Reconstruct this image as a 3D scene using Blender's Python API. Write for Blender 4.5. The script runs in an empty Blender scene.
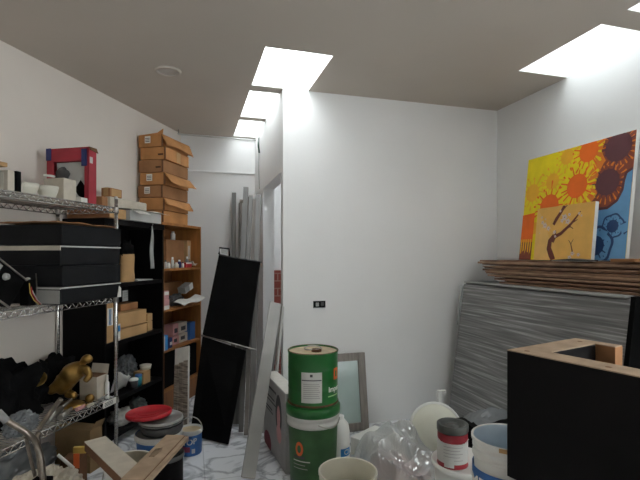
import bpy, bmesh, math, random
from mathutils import Vector, Matrix, Euler, noise
random.seed(7)
PI = math.pi
scene = bpy.context.scene
COL = scene.collection
def R(d): return math.radians(d)

# ------------------------------------------------------------------ frames
EYE, F, CX, CY = 1.36, 450.0, 320.0, 256.0          # eye height and the camera's own numbers
CEIL = 2.65
O = Vector((-0.285, 3.464, 0.0))                    # outer corner of the middle wall and the partition
AR = math.atan2(0.277, 0.961)                       # the room's axes
E1 = Vector((math.cos(AR), math.sin(AR), 0)); E2 = Vector((-math.sin(AR), math.cos(AR), 0))
W0 = Vector((-1.468, 4.72, 0.0))                    # far end of the left wall
AL = -math.atan2(0.213, 0.977)
LN = Vector((math.cos(AL), math.sin(AL), 0)); LF = Vector((-math.sin(AL), math.cos(AL), 0))
def Lp(s, t, z=0.0): return W0 - LF*s + LN*t + Vector((0, 0, z))      # s back along the left wall, t away from it
def Rp(a, b, z=0.0): return O + E1*a + E2*b + Vector((0, 0, z))
def pix(u, v, d): return Vector(((u-CX)/F*d, d, EYE+(CY-v)/F*d))
def pixz(u, v, z):
    d = (EYE-z)*F/(v-CY); return pix(u, v, d)
def onL(u, v, t):                                    # (s, z) of the sight line on the plane t from the left wall
    k = (u-CX)/F
    p = W0+LN*t
    s = (p.x-k*p.y)/(LF.x-k*LF.y)
    d = p.y-LF.y*s
    return s, EYE+(CY-v)/F*d

# ------------------------------------------------------------------ materials
MATS = {}
def mat(name, col, rough=0.6, metal=0.0, var=0.08, scale=8.0, bump=0.0, bscale=40.0, spec=0.4, stretch=None, col2=None, trans=0.0):
    if name in MATS: return MATS[name]
    m = bpy.data.materials.new(name); m.use_nodes = True
    nt = m.node_tree; bs = nt.nodes['Principled BSDF']
    bs.inputs['Roughness'].default_value = rough
    bs.inputs['Metallic'].default_value = metal
    bs.inputs['Specular IOR Level'].default_value = spec
    tc = nt.nodes.new('ShaderNodeTexCoord'); mp = nt.nodes.new('ShaderNodeMapping')
    nt.links.new(tc.outputs['Object'], mp.inputs['Vector'])
    if stretch: mp.inputs['Scale'].default_value = stretch
    no = nt.nodes.new('ShaderNodeTexNoise'); no.inputs['Scale'].default_value = scale; no.inputs['Detail'].default_value = 4
    nt.links.new(mp.outputs['Vector'], no.inputs['Vector'])
    mx = nt.nodes.new('ShaderNodeMix'); mx.data_type = 'RGBA'
    c1 = tuple(max(0, c*(1-var)) for c in col); c2 = col2 or tuple(min(1, c*(1+var)) for c in col)
    mx.inputs[6].default_value = (*c1, 1); mx.inputs[7].default_value = (*c2, 1)
    rp = nt.nodes.new('ShaderNodeMapRange'); rp.inputs[1].default_value = .35; rp.inputs[2].default_value = .65
    nt.links.new(no.outputs['Fac'], rp.inputs[0]); nt.links.new(rp.outputs[0], mx.inputs[0])
    nt.links.new(mx.outputs[2], bs.inputs['Base Color'])
    if bump:
        n2 = nt.nodes.new('ShaderNodeTexNoise'); n2.inputs['Scale'].default_value = bscale; n2.inputs['Detail'].default_value = 3
        nt.links.new(mp.outputs['Vector'], n2.inputs['Vector'])
        bp = nt.nodes.new('ShaderNodeBump'); bp.inputs['Strength'].default_value = bump; bp.inputs['Distance'].default_value = .01
        nt.links.new(n2.outputs['Fac'], bp.inputs['Height']); nt.links.new(bp.outputs['Normal'], bs.inputs['Normal'])
    MATS[name] = m
    return m

WALL = mat('wall_paint', (.79, .79, .79), .85, var=.02, scale=1.5, bump=.05, bscale=60)
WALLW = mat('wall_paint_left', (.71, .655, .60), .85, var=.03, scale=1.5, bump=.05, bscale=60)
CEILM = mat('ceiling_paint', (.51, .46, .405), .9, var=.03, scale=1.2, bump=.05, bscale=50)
SHAFT = mat('shaft_paint', (.86, .87, .87), .8, var=.01)
WHITE = mat('white_plastic', (.78, .78, .75), .4, var=.03)
CREAM = mat('cream_plastic', (.66, .64, .55), .45, var=.06)
PAPER = mat('paper_white', (.72, .71, .67), .8, var=.05, scale=20)
PAPERC = mat('paper_cream', (.55, .50, .42), .8, var=.08, scale=14)
CARD = mat('cardboard', (.47, .22, .08), .85, var=.18, scale=6, bump=.06)
CARDL = mat('cardboard_light', (.47, .285, .13), .85, var=.1, scale=6, bump=.06)
CARDD = mat('cardboard_dark', (.16, .075, .035), .85, var=.15, scale=6, bump=.06)
CARDM = mat('cardboard_mid', (.32, .155, .068), .85, var=.15, scale=6, bump=.06)
WOOD = mat('orange_wood', (.33, .135, .035), .5, var=.2, scale=5, stretch=(6, 6, .6), bump=.03)
WOODIN = mat('brown_wood', (.24, .10, .035), .55, var=.2, scale=5, stretch=(6, 6, .6))
HARD = mat('hardboard', (.20, .115, .072), .8, var=.35, scale=6)
HARDL = mat('hardboard_pale', (.36, .235, .155), .8, var=.2, scale=10)
RAWW = mat('raw_wood', (.40, .29, .20), .75, var=.15, scale=5, stretch=(3, 3, 20), bump=.05)
BLACK = mat('black_laminate', (.005, .0045, .005), .5, var=.2, spec=.1)
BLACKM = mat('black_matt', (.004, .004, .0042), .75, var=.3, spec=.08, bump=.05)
BLACKF = mat('black_fabric', (.006, .006, .0065), .95, var=.4, scale=12, bump=.5, bscale=30, spec=.1)
BLACKB = mat('black_card', (.010, .0105, .012), .6, var=.15, spec=.15)
WORN = mat('worn_chrome', (.25, .215, .18), .32, 1.0, var=.25, scale=25)
CHROME = mat('chrome', (.62, .61, .59), .25, 1.0, var=.05)
STEEL = mat('brushed_steel', (.42, .40, .37), .38, 1.0, var=.12, scale=10)
ALU = mat('aluminium', (.17, .165, .16), .5, .4, var=.15, scale=4, stretch=(12, 12, .6))
GREYW = mat('grey_wood', (.25, .225, .205), .7, var=.15, scale=6, stretch=(8, 8, 1))
PLANKW = mat('primed_white', (.38, .38, .37), .6, var=.06, scale=5)
GREEN = mat('drum_green', (.014, .12, .026), .32, var=.15, scale=6)
GREEND = mat('drum_green_dark', (.035, .10, .035), .45, var=.25, scale=7)
RED = mat('red_plastic', (.46, .018, .028), .4, var=.1)
REDC = mat('red_card', (.36, .03, .045), .55, var=.15)
BLUE = mat('blue_print', (.035, .13, .36), .45, var=.15)
BLUEB = mat('blue_bright', (.03, .24, .60), .45, var=.1)
NAVY = mat('navy_print', (.018, .028, .12), .5, var=.2)
GREY = mat('grey_plastic', (.30, .30, .29), .5, var=.1)
GREYD = mat('dark_grey', (.07, .07, .072), .5, var=.15)
GREYL = mat('light_grey', (.52, .52, .50), .6, var=.06)
GOLD = mat('gold_paint', (.36, .215, .06), .36, .7, var=.35, scale=14)
ORANGE = mat('orange_print', (.62, .12, .03), .5, var=.1)
PINK = mat('pink_print', (.58, .30, .30), .6, var=.1)
YELLOW = mat('yellow_print', (.62, .42, .10), .6, var=.1)
INK = mat('ink', (.07, .07, .075), .7, var=.1)
TANLID = mat('tan_lid', (.50, .40, .26), .5, var=.2, scale=12)
RUST = mat('rust', (.10, .045, .02), .8, var=.4, scale=30)
CONC = mat('pale_green_glass', (.42, .52, .50), .15, var=.03, spec=.6)
STONE = mat('stone_strip', (.22, .17, .13), .6, var=.45, scale=12, stretch=(1, 1, 8), col2=(.42, .36, .30))
TEAL = mat('teal', (.03, .28, .36), .4)
CREAMPL = mat('ivory_plastic', (.70, .70, .60), .45, var=.03)
REDBRICK = None

def brick_mat():
    m = bpy.data.materials.new('brick_tile'); m.use_nodes = True; nt = m.node_tree; bs = nt.nodes['Principled BSDF']
    tc = nt.nodes.new('ShaderNodeTexCoord'); mp = nt.nodes.new('ShaderNodeMapping'); mp.inputs['Rotation'].default_value = (R(90), 0, 0)
    br = nt.nodes.new('ShaderNodeTexBrick'); br.inputs['Color1'].default_value = (.20, .03, .02, 1); br.inputs['Color2'].default_value = (.26, .05, .035, 1)
    br.inputs['Mortar'].default_value = (.30, .16, .13, 1); br.inputs['Scale'].default_value = 3; br.inputs['Mortar Size'].default_value = .02
    nt.links.new(tc.outputs['Object'], mp.inputs['Vector']); nt.links.new(mp.outputs['Vector'], br.inputs['Vector'])
    nt.links.new(br.outputs['Color'], bs.inputs['Base Color']); bs.inputs['Roughness'].default_value = .6
    return m
def marble_mat():
    m = bpy.data.materials.new('marble_tile'); m.use_nodes = True; nt = m.node_tree; bs = nt.nodes['Principled BSDF']
    tc = nt.nodes.new('ShaderNodeTexCoord')
    no = nt.nodes.new('ShaderNodeTexNoise'); no.inputs['Scale'].default_value = 2.2; no.inputs['Detail'].default_value = 6; no.inputs['Distortion'].default_value = 1.6
    nt.links.new(tc.outputs['Object'], no.inputs['Vector'])
    ab = nt.nodes.new('ShaderNodeMath'); ab.operation = 'SUBTRACT'; ab.inputs[1].default_value = .5
    a2 = nt.nodes.new('ShaderNodeMath'); a2.operation = 'ABSOLUTE'
    nt.links.new(no.outputs['Fac'], ab.inputs[0]); nt.links.new(ab.outputs[0], a2.inputs[0])
    cr = nt.nodes.new('ShaderNodeValToRGB'); e = cr.color_ramp.elements
    e[0].position = 0; e[0].color = (.40, .42, .45, 1); e[1].position = .05; e[1].color = (.80, .82, .85, 1)
    nt.links.new(a2.outputs[0], cr.inputs[0])
    br = nt.nodes.new('ShaderNodeTexBrick'); br.offset = 0; br.inputs['Color1'].default_value = (1, 1, 1, 1); br.inputs['Color2'].default_value = (1, 1, 1, 1)
    br.inputs['Mortar'].default_value = (.75, .75, .75, 1); br.inputs['Scale'].default_value = 1; br.inputs['Mortar Size'].default_value = .004
    br.inputs['Brick Width'].default_value = .6; br.inputs['Row Height'].default_value = .6
    nt.links.new(tc.outputs['Object'], br.inputs['Vector'])
    mx = nt.nodes.new('ShaderNodeMix'); mx.data_type = 'RGBA'; mx.blend_type = 'MULTIPLY'; mx.inputs[0].default_value = 1
    nt.links.new(cr.outputs[0], mx.inputs[6]); nt.links.new(br.outputs['Color'], mx.inputs[7]); nt.links.new(mx.outputs[2], bs.inputs['Base Color'])
    bs.inputs['Roughness'].default_value = .25
    return m
def film_mat(name, col, tr, rough=.18, gl=.25, tint=(.95, .97, .97)):
    m = bpy.data.materials.new(name); m.use_nodes = True; nt = m.node_tree
    out = nt.nodes['Material Output']; nt.nodes.remove(nt.nodes['Principled BSDF'])
    t = nt.nodes.new('ShaderNodeBsdfTransparent'); t.inputs[0].default_value = (*tint, 1)
    d = nt.nodes.new('ShaderNodeBsdfDiffuse'); d.inputs[0].default_value = (*col, 1)
    tl = nt.nodes.new('ShaderNodeBsdfTranslucent'); tl.inputs[0].default_value = (*col, 1)
    g = nt.nodes.new('ShaderNodeBsdfGlossy'); g.inputs[0].default_value = (1, 1, 1, 1); g.inputs['Roughness'].default_value = rough
    m0 = nt.nodes.new('ShaderNodeMixShader'); m0.inputs[0].default_value = .4
    m1 = nt.nodes.new('ShaderNodeMixShader'); m1.inputs[0].default_value = tr
    m2 = nt.nodes.new('ShaderNodeMixShader'); m2.inputs[0].default_value = gl
    nt.links.new(d.outputs[0], m0.inputs[1]); nt.links.new(tl.outputs[0], m0.inputs[2])
    nt.links.new(m0.outputs[0], m1.inputs[1]); nt.links.new(t.outputs[0], m1.inputs[2])
    nt.links.new(m1.outputs[0], m2.inputs[1]); nt.links.new(g.outputs[0], m2.inputs[2])
    nt.links.new(m2.outputs[0], out.inputs[0])
    return m
def wrap_mat():
    m = bpy.data.materials.new('grey_stretch_wrap'); m.use_nodes = True; nt = m.node_tree; bs = nt.nodes['Principled BSDF']
    tc = nt.nodes.new('ShaderNodeTexCoord'); mp = nt.nodes.new('ShaderNodeMapping')
    mp.inputs['Rotation'].default_value = (R(-9), 0, 0); mp.inputs['Scale'].default_value = (1, 1.1, 42)
    nt.links.new(tc.outputs['Object'], mp.inputs['Vector'])
    no = nt.nodes.new('ShaderNodeTexNoise'); no.inputs['Scale'].default_value = 1.6; no.inputs['Detail'].default_value = 5; no.inputs['Distortion'].default_value = .4
    nt.links.new(mp.outputs['Vector'], no.inputs['Vector'])
    cr = nt.nodes.new('ShaderNodeValToRGB'); e = cr.color_ramp.elements
    e[0].position = .38; e[0].color = (.145, .145, .147, 1); e[1].position = .72; e[1].color = (.48, .48, .48, 1)
    x = e.new(.55); x.color = (.235, .233, .232, 1)
    nt.links.new(no.outputs['Fac'], cr.inputs[0]); nt.links.new(cr.outputs[0], bs.inputs['Base Color'])
    bp = nt.nodes.new('ShaderNodeBump'); bp.inputs['Strength'].default_value = .6; bp.inputs['Distance'].default_value = .006
    nt.links.new(no.outputs['Fac'], bp.inputs['Height']); nt.links.new(bp.outputs['Normal'], bs.inputs['Normal'])
    bs.inputs['Roughness'].default_value = .45
    return m
BRICK = brick_mat(); MARBLE = marble_mat(); WRAP = wrap_mat()
FILM = film_mat('clear_film', (.74, .76, .76), .42, gl=.16)
FILMG = film_mat('grey_film', (.30, .32, .34), .25, gl=.06)
GLASS = film_mat('skylight_glass', (.9, .9, .9), 1.0, .05, .04, (1, 1, 1))

# ------------------------------------------------------------------ mesh builder
class MB:
    def __init__(s): s.bm = bmesh.new(); s.m = []
    def mi(s, m):
        if m not in s.m: s.m.append(m)
        return s.m.index(m)
    def _fin(s, verts, m, M=None, smooth=False):
        if M is not None: bmesh.ops.transform(s.bm, matrix=M, verts=verts)
        i = s.mi(m); fs = set()
        for v in verts: fs.update(v.link_faces)
        for f in fs: f.material_index = i; f.smooth = smooth
    def box(s, c, d, m, M=None, bev=0.0, rz=0.0):
        n0 = len(s.bm.verts)
        r = bmesh.ops.create_cube(s.bm, size=1.0)
        bmesh.ops.scale(s.bm, vec=Vector(d), verts=r['verts'])
        vs = r['verts']
        if bev:
            es = set()
            for v in vs: es.update(v.link_edges)
            q = bmesh.ops.bevel(s.bm, geom=list(es), offset=bev, segments=2, affect='EDGES', profile=.5)
            s.bm.verts.ensure_lookup_table(); vs = list(s.bm.verts)[n0:]
        T = Matrix.Translation(Vector(c)) @ Matrix.Rotation(rz, 4, 'Z')
        if M is not None: T = M @ T
        s._fin(vs, m, T)
        return s
    def box2(s, a, b, m, bev=0.0, M=None):
        a = Vector(a); b = Vector(b)
        return s.box((a+b)/2, [abs(b[i]-a[i]) for i in range(3)], m, M, bev)
    def poly(s, pts, m, flip=False):
        vs = [s.bm.verts.new(Vector(p)) for p in pts]
        if flip: vs.reverse()
        try: f = s.bm.faces.new(vs)
        except ValueError: return s
        f.material_index = s.mi(m)
        return s
    def prism(s, pts, d, m):                       # polygon extruded by the vector d
        d = Vector(d); lo = [s.bm.verts.new(Vector(p)) for p in pts]; hi = [s.bm.verts.new(Vector(p)+d) for p in pts]
        i = s.mi(m); n = len(pts); fs = [s.bm.faces.new(lo[::-1]), s.bm.faces.new(hi)]
        for k in range(n): fs.append(s.bm.faces.new((lo[k], lo[(k+1) % n], hi[(k+1) % n], hi[k])))
        for f in fs: f.material_index = i
        bmesh.ops.recalc_face_normals(s.bm, faces=fs)
        return s
    def lathe(s, prof, m, n=32, c=(0, 0, 0), M=None, smooth=True, mats=None):
        c = Vector(c); rings = []; allv = []
        for r, z in prof:
            if r < 1e-6: ring = [s.bm.verts.new(c+Vector((0, 0, z)))]
            else: ring = [s.bm.verts.new(c+Vector((r*math.cos(2*PI*k/n), r*math.sin(2*PI*k/n), z))) for k in range(n)]
            rings.append(ring); allv += ring
        i0 = s.mi(m)
        for q in range(len(rings)-1):
            A, B = rings[q], rings[q+1]; i = s.mi(mats[q]) if mats and mats[q] else i0
            for k in range(n):
                a0, a1 = A[k % len(A)], A[(k+1) % len(A)]; b0, b1 = B[k % len(B)], B[(k+1) % len(B)]
                vs = []
                for v in (a0, a1, b1, b0):
                    if v not in vs: vs.append(v)
                if len(vs) > 2:
                    try:
                        f = s.bm.faces.new(vs); f.material_index = i; f.smooth = smooth
                    except ValueError: pass
        if M is not None: bmesh.ops.transform(s.bm, matrix=M, verts=allv)
        return s
    def tube(s, pts, r, m, n=10, closed=False, smooth=True):
        pts = [Vector(p) for p in pts]; rings = []; N = len(pts); i = s.mi(m)
        up = Vector((0, 0, 1))
        for k, p in enumerate(pts):
            if closed: t = (pts[(k+1) % N]-pts[k-1]).normalized()
            else: t = (pts[min(k+1, N-1)]-pts[max(k-1, 0)]).normalized()
            a = t.cross(up if abs(t.z) < .95 else Vector((1, 0, 0))).normalized(); b = t.cross(a)
            rr = r[k] if isinstance(r, (list, tuple)) else r
            rings.append([s.bm.verts.new(p+a*rr*math.cos(2*PI*j/n)+b*rr*math.sin(2*PI*j/n)) for j in range(n)])
        L = N if closed else N-1
        for k in range(L):
            A, B = rings[k], rings[(k+1) % N]
            for j in range(n):
                f = s.bm.faces.new((A[j], A[(j+1) % n], B[(j+1) % n], B[j])); f.smooth = smooth; f.material_index = i
        if not closed:
            for ring in (rings[0][::-1], rings[-1]):
                f = s.bm.faces.new(ring); f.material_index = i
        return s
    def grid(s, fn, nu, nv, m, smooth=True, closed_u=False):
        i = s.mi(m)
        V = [[s.bm.verts.new(Vector(fn(a/(nu), b/(nv)))) for b in range(nv+1)] for a in range(nu+1)]
        for a in range(nu):
            for b in range(nv):
                f = s.bm.faces.new((V[a][b], V[a+1][b], V[a+1][b+1], V[a][b+1])); f.smooth = smooth; f.material_index = i
        return s
    def blob(s, c, rad, m, amp=.2, freq=3.0, seed=0, flat=None, sub=4, ridged=False, smooth=True):
        n0 = len(s.bm.verts)
        r = bmesh.ops.create_icosphere(s.bm, subdivisions=sub, radius=1.0)
        c = Vector(c); rad = Vector(rad); off = Vector((seed*3.7, seed*1.3, seed*7.1))
        for v in r['verts']:
            p = v.co.copy(); q = noise.noise(p*freq+off); q2 = noise.noise(p*freq*2.3+off)
            if ridged: q = .6-1.6*abs(q); q2 = -abs(q2)
            k = 1+amp*(q+.5*q2)
            v.co = Vector((p.x*rad.x, p.y*rad.y, p.z*rad.z))*k + c
            if flat is not None and v.co.z < flat: v.co.z = flat
        s._fin(r['verts'], m, None, smooth)
        return s
    def obj(s, name, parent=None, loc=None, rot=None, recalc=True):
        if recalc: bmesh.ops.recalc_face_normals(s.bm, faces=s.bm.faces[:])
        me = bpy.data.meshes.new(name); s.bm.to_mesh(me); s.bm.free()
        for m in s.m: me.materials.append(m)
        o = bpy.data.objects.new(name, me); COL.objects.link(o)
        if loc is not None: o.location = loc
        if rot is not None: o.rotation_euler = rot if not isinstance(rot, (int, float)) else (0, 0, rot)
        if parent is not None: o.parent = parent
        return o

def tag(o, label, cat, group=None, kind=None):
    o['label'] = label; o['category'] = cat
    if group: o['group'] = group
    if kind: o['kind'] = kind
    return o
def thing(name, label, cat, loc=(0, 0, 0), rot=0.0, group=None):
    o = bpy.data.objects.new(name, None); COL.objects.link(o); o.empty_display_size = .1
    o.location = loc; o.rotation_euler = rot if not isinstance(rot, (int, float)) else (0, 0, rot)
    return tag(o, label, cat, group)
def struct(o): o['kind'] = 'structure'; return o
def sub(o, label): o['label'] = label; return o

def text_geo(s, size):
    cu = bpy.data.curves.new('lettering', 'FONT'); cu.body = s; cu.size = size; cu.align_x = 'CENTER'; cu.align_y = 'CENTER'; cu.offset = size*.02
    ob = bpy.data.objects.new('lettering', cu); COL.objects.link(ob)
    dg = bpy.context.evaluated_depsgraph_get(); dg.update()
    me = bpy.data.meshes.new_from_object(ob.evaluated_get(dg))
    vs = [v.co.copy() for v in me.vertices]; fs = [tuple(p.vertices) for p in me.polygons]
    bpy.data.objects.remove(ob); bpy.data.meshes.remove(me); bpy.data.curves.remove(cu)
    return vs, fs
def add_text(b, s, size, m, fn):                     # fn maps the flat letter (x, y) to the surface
    vs, fs = text_geo(s, size); i = b.mi(m); nv = [b.bm.verts.new(Vector(fn(v.x, v.y))) for v in vs]
    for f in fs:
        try: q = b.bm.faces.new([nv[k] for k in f]); q.material_index = i
        except ValueError: pass
def cyl(phi, r, z): return (r*math.sin(phi), -r*math.cos(phi), z)    # phi 0 looks towards -y, grows to the right
def cyl_patch(b, p0, p1, z0, z1, r, m, n=8):
    b.grid(lambda u, v: cyl(p0+(p1-p0)*u, r, z0+(z1-z0)*v), n, 1, m)

# ------------------------------------------------------------------ the setting
b = MB(); b.box2((-6, -6.2, -.1), (4, 3, 0), MARBLE); struct(b.obj('floor', loc=O, rot=AR))
SKY = [(-.24, .20, -.645, 0), (-.24, 0, .12, .80), (-.24, 0, .90, 1.50),
       (1.513, 1.933, -1.435, -.775), (1.513, 1.933, -2.25, -1.587), (1.513, 1.933, -3.06, -2.40), (1.513, 1.933, -3.87, -3.21),
       (.38, 1.0, .5, 1.25)]  # last opening: unseen skylight added to light the adjoining room
As = sorted({-6, 4, *[k for q in SKY for k in q[:2]]}); Bs = sorted({-6.2, 3, *[k for q in SKY for k in q[2:]]})
b = MB()
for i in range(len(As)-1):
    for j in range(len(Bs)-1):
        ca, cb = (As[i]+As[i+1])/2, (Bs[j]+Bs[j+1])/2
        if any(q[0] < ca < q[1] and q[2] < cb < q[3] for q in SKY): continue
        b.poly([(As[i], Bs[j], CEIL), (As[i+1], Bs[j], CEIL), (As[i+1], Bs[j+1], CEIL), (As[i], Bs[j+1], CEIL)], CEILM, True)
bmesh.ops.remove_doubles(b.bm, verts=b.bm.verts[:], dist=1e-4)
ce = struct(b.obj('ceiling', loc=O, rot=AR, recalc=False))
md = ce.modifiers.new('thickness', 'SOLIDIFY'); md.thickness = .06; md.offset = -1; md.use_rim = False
TOP = 3.22
for k, (a0, a1, b0, b1) in enumerate(SKY):
    TOP = 2.95 if k < 3 or k == 7 else 3.42
    w = .04; b = MB(); Z0 = CEIL+.001
    b.box2((a0-w, b0-w, Z0), (a0, b1+w, TOP), SHAFT); b.box2((a1, b0-w, Z0), (a1+w, b1+w, TOP), SHAFT)
    b.box2((a0, b0-w, Z0), (a1, b0, TOP), SHAFT); b.box2((a0, b1, Z0), (a1, b1+w, TOP), SHAFT)
    fr = struct(b.obj('window_%d' % (k+1), loc=O, rot=AR))
    g = MB(); g.box2((a0-w, b0-w, TOP), (a1+w, b1+w, TOP+.012), GLASS); g.obj('glass_pane', parent=fr)
    ld = bpy.data.lights.new('skylight_portal', 'AREA'); ld.shape = 'RECTANGLE'; ld.size = a1-a0; ld.size_y = b1-b0
    ld.cycles.is_portal = True
    lo = bpy.data.objects.new('skylight_portal', ld); COL.objects.link(lo)
    lo.location = Rp((a0+a1)/2, (b0+b1)/2, TOP-.01); lo.rotation_euler = (0, 0, AR)
b = MB(); b.box2((-.12, -9.5, 0), (0, .3, CEIL), WALLW); struct(b.obj('wall_left', loc=W0, rot=AL))
b = MB(); b.box2((-1.4, 1.55, 0), (2.0, 1.67, CEIL), WALL); struct(b.obj('wall_far', loc=O, rot=AR))
b = MB(); b.box2((0, 0, 0), (1.933, .08, CEIL), WALL); struct(b.obj('wall_middle', loc=O, rot=AR))
WB0, WB1, WZ0, WZ1 = -5.4, -3.0, .75, 2.50          # unseen side window behind the camera, added as fill light
b = MB(); b.box2((1.933, WB1, 0), (2.05, 1.55, CEIL), WALL); b.box2((1.933, -6.2, 0), (2.05, WB0, CEIL), WALL)
b.box2((1.933, WB0, 0), (2.05, WB1, WZ0), WALL); b.box2((1.933, WB0, WZ1), (2.05, WB1, CEIL), WALL); struct(b.obj('wall_right', loc=O, rot=AR))
b = MB()
for q0, q1 in ((WB0, WB0+.05), (WB1-.05, WB1), ((WB0+WB1)/2-.025, (WB0+WB1)/2+.025)): b.box2((1.97, q0, WZ0), (2.02, q1, WZ1), ALU)
b.box2((1.97, WB0, WZ0), (2.02, WB1, WZ0+.05), ALU); b.box2((1.97, WB0, WZ1-.05), (2.02, WB1, WZ1), ALU)
fr = struct(b.obj('window_9', loc=O, rot=AR))
g = MB(); g.box2((1.99, WB0+.05, WZ0+.05), (1.996, WB1-.05, WZ1-.05), GLASS); g.obj('glass_pane', parent=fr)
ld = bpy.data.lights.new('window_portal', 'AREA'); ld.shape = 'RECTANGLE'; ld.size = WZ1-WZ0; ld.size_y = WB1-WB0; ld.cycles.is_portal = True
lo = bpy.data.objects.new('window_portal', ld); COL.objects.link(lo); lo.location = Rp(1.98, (WB0+WB1)/2, (WZ0+WZ1)/2); lo.rotation_euler = (0, R(90), AR)
b = MB(); b.box2((-4.5, -5.7, 0), (2.0, -5.58, CEIL), WALL); struct(b.obj('wall_behind', loc=O, rot=AR))
b = MB(); b.box2((0, .99, 0), (.11, 1.55, CEIL), WALL); b.box2((0, .08, 2.02), (.11, .99, CEIL), WALL); struct(b.obj('wall_partition', loc=O, rot=AR))
b = MB(); b.box2((.12, 1.535, 0), (1.92, 1.55, 1.2), BRICK); struct(b.obj('trim_1', loc=O, rot=AR))
b = MB(); b.box2((-.74, 1.535, 2.255), (-.005, 1.55, 2.275), SHAFT); struct(b.obj('trim_2', loc=O, rot=AR))

# thin pipe under the ceiling along the far wall, and the cable down the partition
t0 = thing('curtain_rail', 'thin white rail across the far wall just under the ceiling', 'rail', Rp(-.80, 1.40, 2.60), AR)
b = MB(); b.tube([(-.005, -.03, 0), (.0, -.01, .0), (.03, 0, 0), (.79, .0, -.005)], .007, GREYL); b.obj('rail', t0)
b = MB(); b.tube([(.0, -.0, .0), (-.0, .0, .03), (-.0, 0, .05)], .006, GREY); b.obj('hook', t0)
b = MB(); b.tube([(0, 0, 0), (0, .01, -.35), (.0, -.03, -.55)], .004, GREY); b.tube([(0, .02, -.02), (-.006, .0, -.10), (0, -.02, -.18)], .009, mat('green_tape', (.04, .075, .06), .6))
tag(b.obj('hanging_cable', loc=Rp(-.012, 1.18, CEIL-.06), rot=AR), 'dark cable hanging down the partition below the far skylight', 'cable')

# ceiling downlight
t0 = thing('recessed_downlight', 'round unlit downlight set in the ceiling above the shelving', 'ceiling light', pix(168, 71, 3.138))
b = MB(); b.lathe([(.092, .004), (.09, -.008), (.072, -.012), (.068, -.004)], CEILM); b.obj('trim_ring', t0)
b = MB(); b.lathe([(.068, -.004), (0, -.006)], mat('lamp_diffuser', (.50, .47, .44), .5)); b.obj('diffuser', t0)

# open socket box on the middle wall
p = Rp(.29, -.002, .98)
t0 = thing('socket_box', 'small dark open socket box on the white middle wall', 'electrical box', p, AR)
b = MB()
for q in ((-.05, -.046), (.046, .05)): b.box2((q[0], -.004, -.027), (q[1], .0, .027), GREYD)
b.box2((-.05, -.004, .023), (.05, 0, .027), GREYD); b.box2((-.05, -.004, -.027), (.05, 0, -.023), GREYD)
b.obj('frame', t0)
b = MB(); b.box2((-.046, -.002, -.023), (.046, 0.0, .023), BLACKM); b.obj('recess', t0)
b = MB(); b.box2((-.03, -.006, -.016), (-.004, -.001, .014), GREY, .002); b.obj('switch', t0)
b = MB(); b.box2((.012, -.006, -.012), (.036, -.001, .016), GREYD, .002); b.obj('socket', t0)

# ------------------------------------------------------------------ wire shelving
def make_wire_shelf():
    root = thing('wire_shelving', 'chrome wire shelving unit crowded with boxes along the left wall', 'shelving', Lp(2.27, .2465, 0), AL)
    hx, hy = .2275, .61
    for sx in (-1, 1):
        for sy in (-1, 1):
            pb = MB(); pb.tube([(sx*hx, sy*hy, 0.02), (sx*hx, sy*hy, 1.745)], .0127, CHROME, 12)
            for k in range(66): pb.lathe([(.0128, -.001), (.0135, 0), (.0128, .001)], STEEL, 10, (sx*hx, sy*hy, .05+k*.0254))
            po = pb.obj('post', root)
            cb = MB(); cb.lathe([(.0132, 1.738), (.0132, 1.748), (.008, 1.756), (0, 1.757)], GREYL, 12, (sx*hx, sy*hy, 0)); cb.obj('post_cap', po)
            fb = MB(); fb.lathe([(.0, 0), (.016, 0.0), (.016, .01), (.009, .03)], GREYD, 12, (sx*hx, sy*hy, 0)); fb.obj('foot', po)
    for z in (1.68, 1.087, .42):
        sb = MB(); r = .0032
        def rail(p0, p1, n):
            p0 = Vector(p0); p1 = Vector(p1); dz = Vector((0, 0, -.032))
            sb.tube([p0, p1], r*1.2, CHROME, 8); sb.tube([p0+dz, p1+dz], r*1.2, CHROME, 8)
            zz = [p0+(p1-p0)*(k/n)+(dz if k % 2 else Vector()) for k in range(n+1)]
            for k in range(n): sb.tube([zz[k], zz[k+1]], r*.95, CHROME, 6)
        rail((hx, -hy, z), (hx, hy, z), 44); rail((-hx, -hy, z), (-hx, hy, z), 44)
        rail((-hx, hy, z), (hx, hy, z), 16); rail((-hx, -hy, z), (hx, -hy, z), 16)
        for k in range(49):
            y = -hy+.02+k*(2*hy-.04)/48; sb.tube([(-hx, y, z), (hx, y, z)], .0018, CHROME, 5)
        for x in (-.1, .1): sb.tube([(x, -hy, z-.006), (x, hy, z-.006)], .003, STEEL, 6)
        so = sb.obj('wire_shelf', root)
        c = MB()
        for sx in (-1, 1):
            for sy in (-1, 1): c.lathe([(.016, -.036), (.019, -.034), (.016, .004)], STEEL, 12, (sx*hx, sy*hy, z))
        c.obj('corner_collars', so)
    return root
make_wire_shelf()

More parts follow.
